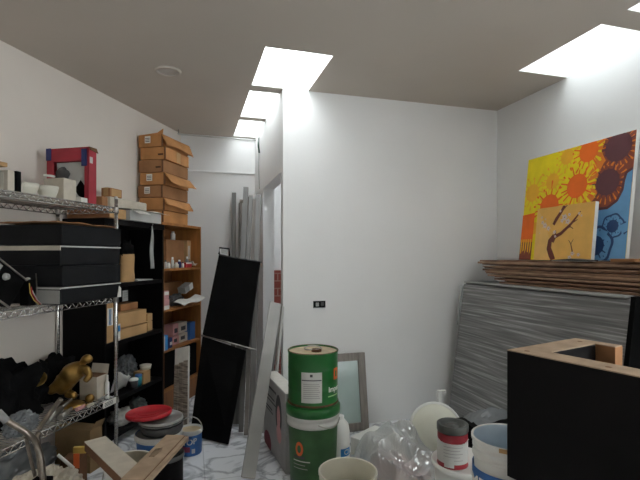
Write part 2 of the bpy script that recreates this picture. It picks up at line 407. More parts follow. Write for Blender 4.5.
# a carton placed with its base centre at (s, t, z) along the left wall
def carton(name, label, cat, s0, s1, t0, t1, z0, z1, m, group=None, top=None, bev=.003, rz=0.0, tape=None, lab=None):
    root = thing(name, label, cat, Lp((s0+s1)/2, (t0+t1)/2, z0), AL+rz, group)
    hx, hy, h = (t1-t0)/2, (s1-s0)/2, z1-z0
    q = MB(); q.box((0, 0, h/2), (2*hx, 2*hy, h), m, bev=bev)
    q.obj('body', root)
    if top: q = MB(); q.box((0, 0, h+.0015), (2*hx*.98, 2*hy*.98, .002), top); q.obj('top_flap', root)
    if tape:
        q = MB(); q.box((0, 0, h+.001), (.04, 2*hy*.99, .001), tape); q.box((0, -hy-.0006, h-.03), (.04, .001, .06), tape); q.obj('tape', root)
    if lab:                                           # (face, lo, hi along, z lo, z hi, material)
        for (fc, a0, a1, c0, c1, lm) in lab:
            q = MB()
            if fc == 'n': q.box2((hx, hy*a0, h*c0), (hx+.0012, hy*a1, h*c1), lm)
            else: q.box2((hx*a0, -hy-.0012, h*c0), (hx*a1, -hy, h*c1), lm)
            q.obj('label', root)
    return root
def cartonp(name, label, cat, u0, u1, v0, z0, t, depth, m, **k):      # as seen: left and right edge, top edge, base height
    sa, za = onL(u0, v0, t); sb_, zb = onL(u1, v0, t)
    return carton(name, label, cat, sb_, sa, t-depth, t, z0, (za+zb)/2, m, **k)

# ---- on top of the wire shelving
ZT = 1.684
g = 'cartons on the top wire shelf'
root = thing('appliance_box', 'red appliance carton with a torn window standing on the top wire shelf', 'box', Lp(1.815, .265, ZT), AL)
W, Dp, H = .31, .07, .362
b = MB()
b.box2((-W/2, .03, 0), (W/2, .035, H), REDC); b.box2((-W/2, -.035, 0), (-W/2+.005, .035, H), REDC); b.box2((W/2-.005, -.035, 0), (W/2, .035, H), REDC)
b.box2((-W/2, -.035, H-.005), (W/2, .035, H), REDC); b.box2((-W/2, -.035, 0), (W/2, .035, .005), REDC)
b.box2((-W/2, -.035, 0), (-W/2+.05, -.03, H), REDC); b.box2((W/2-.03, -.035, 0), (W/2, -.03, H), REDC); b.box2((-W/2, -.035, H-.085), (W/2, -.03, H), REDC)
b.obj('body', root)
b = MB(); b.box2((-W/2-.002, -.039, H-.075), (-W/2+.035, -.0355, H+.002), NAVY); b.obj('corner_tape', root)
b = MB(); b.box2((W/2-.05, -.039, H-.12), (W/2-.012, -.0355, H-.012), NAVY); b.obj('corner_tape', root)
b = MB(); b.box2((-W/2+.05, -.005, .006), (W/2-.032, 0, H-.086), GREYL); b.obj('inner_liner', root)
b = MB(); b.prism([(.03, -.010, .10), (.075, -.010, .16), (.115, -.010, .11), (.10, -.010, .04), (.06, -.010, .06)], (0, .003, 0), BLACKM); b.obj('printed_picture', root)
b = MB(); b.blob((-.05, -.02, .20), (.05, .010, .045), GREYD, .3, 3, 2, sub=3); b.obj('packed_part', root)
b = MB(); b.box2((W/2, -.025, H-.10), (W/2+.0015, .0, H-.06), GREYL); b.obj('label', root)
b = MB(); b.prism([(W/2, -.035, H), (W/2, .035, H), (W/2+.012, .035, H-.03), (W/2+.01, -.03, H-.02)], (.003, 0, .002), CARDD); b.obj('flap', root)
carton('carton', 'brown flat carton at the far end of the top wire shelf', 'box', 1.69, 1.745, .325, .435, ZT, ZT+.062, CARDM, top=CARDM)
carton('carton', 'small brown carton perched on the long cream carton by the shelf end', 'box', 1.20, 1.335, .105, .184, 1.624+.184, 1.624+.25, CARDM, tape=CARDL, lab=[('n', -.8, .8, .1, .9, CARDL)])
carton('carton', 'pale grey cube carton before the red appliance carton', 'box', 1.93, 2.03, .26, .40, ZT, ZT+.135, PAPERC, top=PAPERC)
carton('carton', 'flat white carton lying under the pale cube carton edge', 'box', 1.87, 1.925, .28, .43, ZT, ZT+.035, PAPER)
def cup(label, s, t, r, h, rz):
    root = thing('cream_cup', label, 'cup', Lp(s, t, ZT), rz, 'cream cups on the top wire shelf')
    q = MB(); q.lathe([(0, .004), (r*.55, 0), (r*.62, .004), (r*.9, h*.6), (r, h), (r*.94, h), (r*.84, h*.6), (r*.55, .01), (0, .01)], CREAM, 28); q.obj('bowl', root)
    q = MB(); q.tube([(r*.93+.028*math.sin(a)-.004, 0, h*.5+.028*math.cos(a)) for a in [PI*k/10 for k in range(11)]], .006, CREAM, 8); q.obj('handle', root)
    return root
cup('wide cream cup lying nearest the pale cube carton', 2.106, .36, .058, .075, 2.0)
cup('cream cup second from the pale cube carton', 2.245, .35, .065, .07, -1.2)
cup('cream cup behind the other cream cups', 2.10, .20, .056, .085, 2.6)
b = MB(); b.blob((0, 0, .02), (.10, .05, .03), GREYD, .3, 2.5, 4, flat=0, sub=3); tag(b.obj('cloth_rag', loc=Lp(2.25, .14, ZT+.0), rot=AL), 'dark crumpled rag behind the cream cups on the top shelf', 'cloth')
b = MB(); b.box((0, 0, .0), (.055, .03, .012), WHITE, bev=.003); tag(b.obj('white_sachet', loc=Lp(2.03, .3, ZT+.152), rot=(0, .1, AL+.3)), 'little white sachet on top of the pale cube carton', 'sachet')
carton('slim_box', 'white slim box beside the black one at the near end of the top shelf', 'box', 2.36, 2.40, .27, .40, ZT, ZT+.115, PAPERC, lab=[('c', .3, .6, .1, .9, CREAM)])
carton('slim_box', 'black slim box standing on the top shelf near the cups', 'box', 2.325, 2.355, .27, .405, ZT, ZT+.118, BLACKM, lab=[('c', -.9, -.55, .05, .95, CREAM)])
carton('slim_box', 'dark slim box leftmost of the upright slim boxes', 'box', 2.47, 2.53, .26, .38, ZT, ZT+.125, GREYD, lab=[('c', .2, .9, .05, .95, CREAM)])
carton('carton', 'flat orange brown carton lying over the upright slim boxes', 'box', 2.40, 2.56, .22, .40, ZT+.128, ZT+.15, CARDL)
carton('carton', 'thin grey pad lying on the flat orange brown carton', 'pad', 2.42, 2.56, .22, .36, ZT+.152, ZT+.168, GREY)

# ---- middle wire shelf: black cases and a dark device
ZM = 1.091
hh = [.10, .115, .115, .115]; z = ZM
lbl = ['lowest large black case with a grey end, on the middle wire shelf', 'second large black case from the bottom of its pile',
       'third large black case from the bottom of its pile', 'topmost large black case of the pile on the middle wire shelf']
for k, h in enumerate(hh):
    o = .012*(k % 2)
    root = thing('black_case', lbl[k], 'case', Lp(1.945, .310+o/2, z), AL+R([-.3, .5, -.4, .2][k]), 'black cases on the middle wire shelf')
    b = MB(); b.box((0, 0, h/2-.002), (.44, .50, h-.006), BLACKB, bev=.006); b.obj('body', root)
    if k == 0: b = MB(); b.box2((-.02, -.2525, .006), (.214, -.2495, h-.02), GREY); b.obj('grey_end', root)
    b = MB(); b.box((0, 0, h-.0045), (.446, .505, .007), BLACKB, bev=.002)
    b.obj('lid', root)
    if k in (0, 2): b = MB(); b.box2((.2195, -.252, h-.012), (.2245, .252, h-.004), GREYL); b.box2((-.218, -.257, h-.014 if k == 0 else h-.03), (.2235, -.251, h-.004), GREYL if k == 0 else PAPERC); b.obj('pale_edge', root)
    if k == 0: b = MB(); b.prism([(.224, .215, .002), (.224, .252, .002), (.224, .25, .06), (.224, .232, .075)], (.003, 0, 0), PAPER); b.obj('torn_paper', root)
    z += h
b = MB()
b.grid(lambda u, v: (-.21+.42*u, -.26+.52*v, .006+.012*noise.noise(Vector((u*3, v*4, 1)))), 10, 14, CARDM)
c0 = b.obj('cardboard_sheet', loc=Lp(1.96, .30, z+.006), rot=AL); c0.modifiers.new('t', 'SOLIDIFY').thickness = .004
tag(c0, 'warped brown cardboard sheet on the pile of black cases', 'cardboard')
root = thing('disc_player', 'tilted black device with silver edges and a round knob, left of black cases', 'electronics', Lp(2.52, .30, ZM+.006), (0, 0, AL))
T = Matrix.Translation((0, .03, .16)) @ Matrix.Rotation(R(-52), 4, 'X')
T = Matrix.Translation((0.02, .0, .155)) @ Matrix.Rotation(R(-36), 4, 'X')
b = MB(); b.box((0, 0, 0), (.30, .28, .16), BLACKM, T, .006); b.obj('body', root)
b = MB(); b.box((0, 0, .082), (.31, .29, .008), STEEL, T, .002); b.box((0.152, 0, -.082), (.012, .29, .008), STEEL, T, .002); b.obj('silver_edge', root)
b = MB(); b.lathe([(0, .012), (.016, .012), (.018, 0)], GREY, 20, M=T @ Matrix.Translation((.15, .03, .03)) @ Matrix.Rotation(R(90), 4, 'Y')); b.obj('knob', root)
b = MB(); b.box((.151, -.06, .03), (.004, .09, .07), GREY, T); b.obj('display_panel', root)
root = thing('adapter', 'small black adapter with trailing wires beside the tilted device', 'electronics', Lp(2.28, .40, ZM+.004), AL)
b = MB(); b.box((0, 0, .07), (.06, .05, .14), BLACKM, bev=.006); b.obj('body', root)
b = MB(); b.box((.032, .032, .085), (.004, .004, .17), STEEL, Matrix.Rotation(R(4), 4, 'X')); b.obj('bracket', root)
b = MB(); b.lathe([(0, .012), (.012, .008), (.012, 0)], GREYL, 16, (0, 0, .14)); b.obj('cap', root)
for k, (mm, dy) in enumerate(((YELLOW, 0), (RED, .012), (GREYL, .02))):
    b = MB(); b.tube([(.03, -.02+dy, .12-.02*k), (.045, -.03+dy, .07), (.05, -.01+dy, .03), (.04, .03+dy, .004)], .0025, mm, 6); b.obj('wire', root)

# ---- bottom wire shelf
ZB = .424
b = MB(); b.blob((0, 0, .13), (.125, .30, .22), BLACKF, .42, 2.2, 3, flat=0, sub=5); tag(b.obj('black_bag', loc=Lp(2.29, .20, ZB), rot=AL), 'slumped black cloth bag filling the bottom wire shelf', 'bag')
b = MB(); b.blob((0, 0, .12), (.10, .13, .17), BLACKF, .35, 2.6, 9, flat=0, sub=4); tag(b.obj('black_bag', loc=Lp(1.80, .125, ZB), rot=AL), 'smaller black bag by the wall behind the gold figurine', 'bag')
b = MB(); b.box((0, 0, 0), (.004, .055, .045), PAPERC); tag(b.obj('paper_tag', loc=Lp(2.03, .23, ZB+.275), rot=(.2, -.7, AL)), 'pale paper tag lying on the black bags', 'tag')

def skin_obj(name, pts, edges, rad, m, parent=None, loc=None, rot=None, lv=2):
    me = bpy.data.meshes.new(name); me.from_pydata(pts, edges, []); me.materials.append(m)
    o = bpy.data.objects.new(name, me); COL.objects.link(o)
    md = o.modifiers.new('skin', 'SKIN'); md.use_smooth_shade = True
    if not me.skin_vertices: me.skin_vertices.new()
    for k, sv in enumerate(me.skin_vertices[0].data): sv.radius = (rad[k], rad[k]); sv.use_root = (k == 0)
    s2 = o.modifiers.new('sub', 'SUBSURF'); s2.levels = lv; s2.render_levels = lv
    if loc is not None: o.location = loc
    if rot is not None: o.rotation_euler = rot if not isinstance(rot, (int, float)) else (0, 0, rot)
    if parent: o.parent = parent
    return o
fg = pix(70, 404, 2.80); fg.z = ZB
root = thing('gold_figurine', 'gold figurine with bent head on the bottom wire shelf', 'figurine', fg)
FP = [((62, 383), 0, .062), ((69, 377), .0, .066), ((77, 370), .01, .056), ((82.5, 363.5), .01, .022), ((87, 357), .0, .037), ((91, 361), -.02, .022),
      ((54, 388), -.03, .034), ((47, 394), -.05, .024), ((66, 393), .03, .034), ((76, 396), .0, .022), ((86, 369), -.03, .027), ((90, 376), -.05, .023), ((84, 382), -.07, .018), ((70, 366), .05, .022), ((63, 371), .06, .018)]
E = [(0, 1), (1, 2), (2, 3), (3, 4), (4, 5), (0, 6), (6, 7), (0, 8), (8, 9), (2, 10), (10, 11), (11, 12), (2, 13), (13, 14)]
skin_obj('body', [tuple(pix(p[0], p[1], 2.80+dd)-fg) for p, dd, r in FP], E, [r for p, dd, r in FP], GOLD, root)
b = MB(); b.lathe([(0, 0), (.085, 0), (.085, .012), (.07, .02), (0, .022)], GOLD, 28); b.obj('base', root)
q0, q1 = pix(63, 382, 2.80)-fg, pix(71, 375, 2.80)-fg
b = MB(); dq = (q1-q0).normalized(); Mq = dq.to_track_quat('Z', 'Y').to_matrix().to_4x4(); Mq.translation = q0
b.lathe([(.050, .0), (.055, .005), (.053, .018), (.056, .03), (.051, .036)], GOLD, 28, M=Mq); b.obj('sash', root)
b = MB(); b.lathe([(.028*math.sin(PI*k/12), .028-.028*math.cos(PI*k/12)) for k in range(13)], GOLD, 24); tag(b.obj('gold_ball', loc=Lp(1.809, .395, ZB)), 'gold ball at the foot of the gold figurine', 'ornament')
b = MB(); b.lathe([(.045*math.sin(PI*.5*k/8), .02-.02*math.cos(PI*.5*k/8)) for k in range(9)]+[(.043, .021), (.024, .012), (0, .004)], GOLD, 28)
tag(b.obj('gold_dish', loc=Lp(2.08, .285, ZB+.21), rot=(.9, .3, AL)), 'shallow gold dish tipped on the black bag', 'dish')
root = carton('white_carton', 'off-white open carton at the far end of bottom wire shelf', 'box', 1.67, 1.775, .29, .42, ZB, ZB+.155, PAPERC)
b = MB(); b.prism([(-.063, -.05, .155), (.063, -.05, .155), (.063, .05, .155), (-.063, .05, .155)], (0, 0, .001), CARDD)
b.prism([(-.065, .05, .155), (.065, .05, .155), (.066, .062, .215), (-.06, .062, .215)], (0, .003, 0), PAPERC); b.obj('flap', root)
root = thing('spray_bottle', 'slim white bottle between the white carton and the shelf post', 'bottle', Lp(1.70, .437, ZB), 0)
b = MB(); b.lathe([(0, 0), (.013, 0), (.014, .005), (.014, .10), (.007, .115), (.006, .12)], WHITE, 20); b.obj('body', root)
b = MB(); b.lathe([(.008, .118), (.008, .15), (0, .152)], WHITE, 16); b.obj('cap', root)
b = MB(); b.blob((0, 0, .05), (.05, .09, .06), FILMG, .4, 3.5, 12, flat=0, sub=4, ridged=True, smooth=False); b.blob((0, 0, .03), (.035, .06, .03), GREY, .3, 3, 5, flat=0, sub=3)
tag(b.obj('plastic_bag', loc=Lp(2.33, .405, ZB+.004), rot=AL), 'clear plastic bag of small parts at the edge of bottom wire shelf', 'bag')
def rodobj(name, label, cat, p0, p1, r, m, m2=None, grp=None):
    p0 = Vector(p0); p1 = Vector(p1); root = thing(name, label, cat, p0, 0, grp); d = p1-p0
    q = MB(); q.tube([(0, 0, 0), d*.55], r, m2 or m, 12); q.obj('handle', root)
    q = MB(); q.tube([d*.5, d], r*.55, m, 10); q.obj('shaft', root)
    return root
rodobj('pipe_fitting', 'thick steel pipe fitting lying across the bottom wire shelf', 'pipe', Lp(2.20, .44, ZB+.03), Lp(1.94, .37, ZB+.06), .02, STEEL)
rodobj('pipe_fitting', 'shorter steel pipe fitting beside the thick one', 'pipe', Lp(2.12, .455, ZB+.02), Lp(2.0, .425, ZB+.03), .018, STEEL)
rodobj('screwdriver', 'long screwdriver with dark handle lying towards the shelf post', 'tool', Lp(1.80, .448, ZB+.012), Lp(1.72, .452, ZB+.03), .009, CHROME, GREY)
rodobj('paint_brush', 'pale brush with pinkish handle by the shelf edge', 'tool', Lp(1.97, .435, ZB+.014), Lp(1.85, .43, ZB+.012), .012, GOLD, PINK)
rodobj('chisel', 'flat tool with worn pink handle nearest the shelf edge', 'tool', Lp(1.90, .455, ZB+.012), Lp(1.82, .46, ZB+.016), .010, STEEL, PAPERC)
root = thing('shelf_tag', 'white paper tag on the front edge of the bottom wire shelf', 'tag', Lp(1.735, .484, ZB-.03), AL)
b = MB(); b.box2((0, -.065, -.006), (.002, .06, .034), PAPER); b.obj('card', root)
b = MB(); [b.box2((.002, -.05, .002+.009*k), (.0024, .03, .006+.009*k), INK) for k in range(3)]; b.obj('printing', root)

# ---- under the wire shelving
b = MB(); b.blob((0, 0, .13), (.145, .36, .17), FILMG, .4, 2.6, 21, flat=0.0, sub=5, ridged=True); b.blob((0, 0, .1), (.11, .30, .13), GREY, .25, 2.6, 22, flat=0.0, sub=4)
tag(b.obj('plastic_sheeting', loc=Lp(2.36, .25, .0), rot=AL), 'heap of grey plastic sheeting under the wire shelving', 'plastic')
root = carton('cardboard_box', 'torn brown cardboard box on the floor beneath bottom wire shelf', 'box', 1.75, 1.86, .18, .44, .0, .27, mat('cardboard_dull', (.27, .175, .085), .85, var=.15))
b = MB(); b.prism([(.13, -.055, .27), (.13, .055, .27), (.145, .06, .31), (.145, -.02, .315)], (.003, 0, 0), MATS['cardboard_dull']); b.obj('flap', root)
b = MB(); b.blob((0, 0, .12), (.17, .20, .15), PAPERC, .4, 3.2, 31, flat=0, sub=5, ridged=True, smooth=False)
tag(b.obj('packing_paper', loc=Lp(2.41, .60, 0), rot=AL), 'crumpled packing paper heap on the floor before the wire shelving', 'paper')
root = thing('wooden_crate', 'small reddish wooden box with a white rod beside the packing paper', 'box', Lp(2.12, .55, 0), AL+.3)
b = MB(); b.box2((-.05, -.05, 0), (.05, .05, .235), CARDD, .004); b.obj('body', root)
b = MB(); b.box2((.02, -.056, .19), (.05, -.0505, .27), ORANGE); b.obj('printed_flap', root)
b = MB(); b.box2((-.02, .03, .235), (.05, .05, .27), YELLOW); b.obj('printed_flap', root)
b = MB(); b.tube([(-.06, -.06, .27), (0.03, -.075, .20)], .009, WHITE, 10); b.obj('rod', root)

# ------------------------------------------------------------------ black storage unit
UZ = [.09, .345, .75, 1.165]
root = thing('black_bookcase', 'tall black open bookcase between wire shelving and orange wooden bookcase', 'bookcase', Lp(1.60, 0, 0), AL)
dY = .735
b = MB(); b.box2((0.005, 0, 0), (.34, .022, 1.62), BLACK); b.obj('side_panel', root)
b = MB(); b.box2((0.005, dY-.022, 0), (.34, dY, 1.62), BLACK); b.obj('side_panel', root)
b = MB(); b.box2((0.005, .022, 0), (.012, dY-.022, 1.60), BLACK); b.obj('back_panel', root)
b = MB(); b.box2((0.005, -.005, 1.58), (.345, dY+.005, 1.622), BLACK, .002); b.obj('top', root)
for z in UZ: b = MB(); b.box2((.012, .022, z-.03), (.337, dY-.022, z), BLACK, .002); b.obj('shelf', root)
# on its top
UT = 1.624
carton('long_carton', 'long dark brown carton with an orange end on top of the black bookcase', 'box', 1.41, 1.59, .03, .37, UT, UT+.068, CARDM, lab=[('n', -.98, .98, .02, .98, CARDL)])  # shaded sides and lit end put into the card colours
carton('long_carton', 'long cream carton lying behind the white open carton on the black bookcase', 'box',   .875, 1.34, .03, .185, UT, UT+.18, PAPERC, top=CREAM)
root = carton('white_carton', 'white open carton with a loose flap on the black bookcase top', 'box', .95, 1.36, .21, .37, UT, UT+.078, GREYL)
b = MB(); b.grid(lambda u, v: (-.078+.20*u, -.24+.52*v, .088+.012*noise.noise(Vector((u*2, v*4, 3)))-.03*max(0, u-.7)), 8, 12, PAPER); b.obj('lid', root)
b = MB(); b.prism([(.08, -.2, .082), (.155, -.205, .045), (.15, -.05, .05), (.08, -.05, .084)], (0, 0, .002), PAPER); b.obj('flap', root)
# compartment A
root = thing('paper_bag', 'brown paper bag with torn black lining in the black bookcase', 'bag', Lp(*[onL(127, 270, .28)[0], .28], UZ[3]), AL)
b = MB(); b.grid(lambda u, v: (.04*math.sin(2*PI*u)*(1+.1*v)+.008*noise.noise(Vector((u*6, v*3, 2))), .075*math.cos(2*PI*u)*(1-.1*v), .21*v+.012*noise.noise(Vector((u*9, v, 5)))*v), 24, 8, CARDL); b.obj('body', root)
b = MB(); b.blob((0, 0, .24), (.035, .07, .07), BLACKM, .5, 3, 6, sub=3); b.obj('lining', root)
s_, _ = onL(152, 225, .352)
root = thing('hanging_strap', 'grey bag strap hanging from the top of the black bookcase', 'strap', Lp(s_, .350, 1.60), AL)
b = MB(); b.grid(lambda u, v: (.004+.004*math.sin(v*8), (-.02+.04*u)*(0.25+min(1, v*2.2)), -.34*v), 4, 14, GREY); q = b.obj('webbing', root); q.modifiers.new('t', 'SOLIDIFY').thickness = .004
b = MB(); b.tube([(.004, 0, 0), (.010, 0, .012), (.004, 0, .022), (-.02, 0, .024)], .004, STEEL, 8); b.obj('hook', root)
b = MB(); b.box((0, 0, .004), (.14, .20, .008), GREYL, bev=.001); tag(b.obj('magazine', loc=Lp(1.08, .24, UZ[3]), rot=AL), 'pale magazine lying flat in the black bookcase beside the paper bag', 'magazine')
# compartment B
cartonp('tall_carton', 'tall carton with a white and blue label behind the shelving post', 'box', 106.6, 113.4, 302, UZ[2], .325, .10, CARDL, lab=[('n', -.8, .8, .42, .85, PAPER), ('n', -.35, .35, .43, .82, BLUEB)])
cartonp('carton', 'large front carton of the tan cartons in the black bookcase', 'box', 118, 147, 326.5, UZ[2], .325, .20, CARDL, tape=CARDM)
za = onL(132, 326.5, .325)[1]+.014
cartonp('carton', 'upper tan carton of the pair stacked in the black bookcase', 'box', 117, 146.5, 311.5, za-.01, .315, .20, CARDL, tape=CARDM)
cartonp('carton', 'lower small carton at the right of the tan cartons', 'box', 147.5, 152.5, 321, UZ[2], .30, .12, CARDL)
cartonp('carton', 'upper small carton at the right of the tan cartons', 'box', 147.5, 152.5, 313.5, onL(150, 321, .30)[1]+.002, .295, .12, CARDL)
cartonp('carton', 'dull brown carton at the very top of the tan cartons', 'box', 121, 138, 303, onL(132, 311.5, .315)[1]+.004, .24, .12, CARDM)
root = cartonp('small_carton', 'little white and teal box before the tan cartons', 'box', 116.5, 120.5, 324, UZ[2], .334, .004, PAPER, lab=[('n', -.8, .8, .55, .9, BLUEB)])
p0 = onL(127.5, 301, .03)
root = thing('notice_card', 'white printed card fixed at the back of the black bookcase', 'card', Lp(p0[0], .0135, p0[1]), AL)
b = MB(); b.box2((0, -.045, 0), (.0015, .045, .09), PAPER); b.obj('card', root)
b = MB(); [b.box2((.0015, -.03, .03+.018*k), (.002, .03, .038+.018*k), GREYL) for k in range(3)]; b.obj('printing', root)
# compartment C
def onU(u, t): return onL(u, 300, t)[0]
b = MB(); b.blob((0, 0, .09), (.06, .10, .11), FILMG, .4, 3, 41, flat=0, sub=4, ridged=True, smooth=False); b.blob((0, 0, .06), (.05, .08, .08), GREY, .3, 3, 43, flat=0, sub=3)
tag(b.obj('plastic_bag', loc=Lp(onU(126, .12), .12, UZ[1]), rot=AL), 'grey plastic bag at the back of the low black shelf', 'bag')
b = MB(); b.grid(lambda u, v: (.05*u, -.09+.17*v, .02+.16*u*(1-.5*v)+.02*noise.noise(Vector((u*3, v*5, 8)))), 6, 8, GREYL); q = b.obj('folded_paper', loc=Lp(onU(121, .28), .255, UZ[1]), rot=AL); q.modifiers.new('t', 'SOLIDIFY').thickness = .003
tag(q, 'pale folded paper standing on the low black shelf', 'paper')
cartonp('small_carton', 'small tan box at the right end of the low black shelf', 'box', 143.5, 150.5, 371, UZ[1], .325, .09, CARDL)
def tub(label, u, t, r, h, m, lid, grp='tubs on the low black shelf', z=UZ[1], name='plastic_tub', cat='tub'):
    root = thing(name, label, cat, Lp(onU(u, t), t, z), 0, grp)
    q = MB(); q.lathe([(0, 0), (r*.9, 0), (r, h*.9), (r*.6, h)], m, 24); q.obj('body', root)
    q = MB(); q.lathe([(r*1.03, h*.86), (r*1.03, h), (r*.9, h*1.05), (0, h*1.05)], lid, 24); q.obj('lid', root)
    return root
tub('white tub with dark base on the low black shelf', 133.5, .30, .035, .07, GREYD, WHITE)
tub('teal tub on the low black shelf beside the small tan box', 138.5, .300, .026, .085, TEAL, BLUE)
root = tub('pale yellow tub stacked on the small tan box', 141.5, .24, .045, .035, CREAM, PAPERC, z=UZ[1])
root.location = Lp(onU(145.5, .28), .28, onL(147, 371, .325)[1]+.002)
b = MB(); b.blob((0, 0, .05), (.08, .10, .06), GREYL, .35, 3, 51, flat=0, sub=4); tag(b.obj('cloth_bundle', loc=Lp(onU(121, .24), .24, UZ[0]), rot=AL), 'pale cloth bundle on the lowest black shelf', 'cloth')
b = MB(); b.blob((0, 0, .05), (.07, .06, .06), mat('grey_green', (.14, .17, .16), .8), .35, 3, 52, flat=0, sub=4); tag(b.obj('cloth_bundle', loc=Lp(onU(139, .2), .19, UZ[0]), rot=AL), 'dull green cloth bundle on the lowest black shelf', 'cloth')

# ------------------------------------------------------------------ orange wooden bookcase
root = thing('wooden_bookcase', 'orange brown wooden bookcase in the far left corner topped by cartons', 'bookcase', Lp(.851, 0, 0), AL)
dY = .695; HB = 1.65; KZ = [.20, .545, .895, 1.25]
b = MB(); b.box2((.004, -.007, 0), (.322, .022, HB), WOOD, .001); b.obj('side_panel', root)
b = MB(); b.box2((.004, dY-.022, 0), (.32, dY, HB), WOOD, .001); b.obj('side_panel', root)
b = MB(); b.box2((.004, .022, HB-.022), (.32, dY-.022, HB), WOOD); b.obj('top', root)
b = MB(); b.box2((.004, .022, 0), (.010, dY-.022, HB-.022), WOODIN); b.obj('back_panel', root)
for z in KZ: b = MB(); b.box2((.010, .022, z-.02), (.315, dY-.022, z), WOOD); b.obj('shelf', root)
b = MB(); b.box2((.29, .022, 0), (.31, dY-.022, .18), WOODIN); b.obj('plinth', root)

# seven cartons stacked on it
hc = .111
lbls = ['lowest carton of the stack on the wooden bookcase', 'carton second from the bottom, its flap hanging over the front, on wooden bookcase',
        'third carton from the bottom of the stack, with a white label', 'middle carton with a white label and a wide hanging flap',
        'third carton from the top of the stack', 'second carton from the top of the stack, light taped front', 'top carton of the stack with a drooping open lid']
for k in range(7):
    rz = R([0, .8, -1.2, 1.0, -.6, 1.5, -1.0][k]); off = [0, .006, -.004, .01, .0, .014, .0][k]
    root = thing('stacked_carton', lbls[k], 'box', Lp(.545, .150+off, HB+.001+k*hc), AL+rz, 'cartons stacked on the wooden bookcase')
    hx, hy = .12, .215
    b = MB(); b.box2((-hx, -hy, .001), (hx, hy, hc-.004), [CARD, CARD, CARDM, CARD, CARDM, CARD, CARD][k], .003); b.obj('body', root)
    b = MB(); b.box2((hx-.012, -hy-.001, .002), (hx+.001, -hy+.008, hc-.006), CARDD); b.obj('corner_seam', root)
    if k in (2, 3, 6):
        b = MB(); b.box2((-.055, -hy-.0018, .035), (.0, -hy-.0005, .095), PAPER); q = b.obj('label', root)
        b = MB(); [b.box2((-.05, -hy-.0023, .045+.014*j), (-.008, -hy-.0018, .051+.014*j), INK) for j in range(3)]; b.obj('printing', q)
    if k in (4, 5):
        b = MB(); b.box2((.05, -hy-.0016, .035), (.10, -hy-.0004, .05), RUST); b.obj('printed_mark', root)
    if k in (1, 3, 6):                                # flap hinged on the top edge of the front, opened outwards
        ln, an = [(.085, 30), (.12, 38), (.11, 25)][[1, 3, 6].index(k)]
        dx, dz = ln*math.sin(R(an)), -ln*math.cos(R(an)); x0 = hx+.002
        b = MB(); b.grid(lambda u, v: (x0+dx*v+.006*noise.noise(Vector((u*3, v*2, k))), -hy-.01+(2*hy+.03)*u, hc-.006+dz*v+.01*math.sin(u*5+k)*v), 10, 5, CARD)
        q = b.obj('flap', root); q.modifiers.new('t', 'SOLIDIFY').thickness = .004
    if k == 5:
        b = MB(); b.box2((hx+.0002, -.02, .01), (hx+.0014, .05, hc-.008), CARDL); b.obj('tape', root)
    if k == 6:
        b = MB(); b.prism([(-hx, -hy, hc-.004), (hx, -hy, hc-.004), (hx, -hy+.01, hc+.045), (hx-.06, -hy+.01, hc+.012)], (0, .004, 0), CARD); b.obj('end_flap', root)

# things on its shelves
SX = .295
cartonp('carton', 'brown carton at the back of the top shelf of the wooden bookcase', 'box', 166.5, 184, 240, KZ[3]+.0, .20, .16, CARDM)
root = cartonp('carton', 'tan carton with a faded label on the top shelf of the wooden bookcase', 'box', 187.2, 191, 240.5, KZ[3], .22, .16, CARDL, lab=[('n', -.6, .4, .3, .8, PAPERC)])
zz = onL(175, 240, .20)[1]
root = thing('white_bottle', 'white bottle standing on the brown carton near the bookcase top', 'bottle', Lp(onU(173, .16), .16, zz+.002), 0)
b = MB(); b.lathe([(0, 0), (.022, 0), (.022, .055), (.014, .065)], WHITE, 20); b.obj('body', root)
b = MB(); b.lathe([(.014, .064), (.014, .08), (0, .081)], GREYL, 16); b.obj('cap', root)
def bottle(label, u, t, r, h, m, capm, z):
    root = thing('small_bottle', label, 'bottle', Lp(onU(u, t), t, z), 0, 'little bottles in the wooden bookcase')
    q = MB(); q.lathe([(0, 0), (r, 0), (r, h*.68), (r*.5, h*.8), (r*.5, h*.84)], m, 18); q.obj('body', root)
    q = MB(); q.lathe([(r*.56, h*.8), (r*.56, h), (0, h)], capm, 14); q.obj('cap', root)
for u, t, r, h, m, c, l in [(165.5, .29, .014, .075, GREYL, GREYD, 'little grey bottle at the left of the bottle row'), (168.5, .27, .016, .06, WHITE, GREY, 'white little bottle second in the bottle row'),
                            (172.5, .285, .014, .10, GREYL, WHITE, 'tallest pale bottle in the bottle row'), (176.5, .29, .02, .05, CREAM, WHITE, 'squat cream bottle in the middle of the row'),
                            (179.3, .28, .018, .075, NAVY, WHITE, 'dark blue bottle in the bottle row'), (182.8, .295, .012, .055, WHITE, GREYD, 'white bottle next to the red carton'),
                            (187, .245, .016, .105, GREY, WHITE, 'grey bottle behind the red carton')]:
    bottle(l, u, t, r, h, m, c, KZ[3])
cartonp('red_carton', 'little red carton beside the bottles in the wooden bookcase', 'box', 185.8, 192, 262.5, KZ[3], .31, .06, RED, lab=[('n', -.9, .9, .75, 1.0, PAPER)])
b = MB(); b.grid(lambda u, v: (.06*v, .10*u, .03+.03*(1-u)*math.cos(u*4)+.006*math.sin(u*9)), 12, 3, PAPERC); q = b.obj('paper_strip', loc=Lp(onU(190.5, .25)+.07, .25, KZ[3]+.002), rot=AL); q.modifiers.new('t', 'SOLIDIFY').thickness = .002
tag(q, 'curled cream paper strip at the right of the bottle shelf', 'paper')
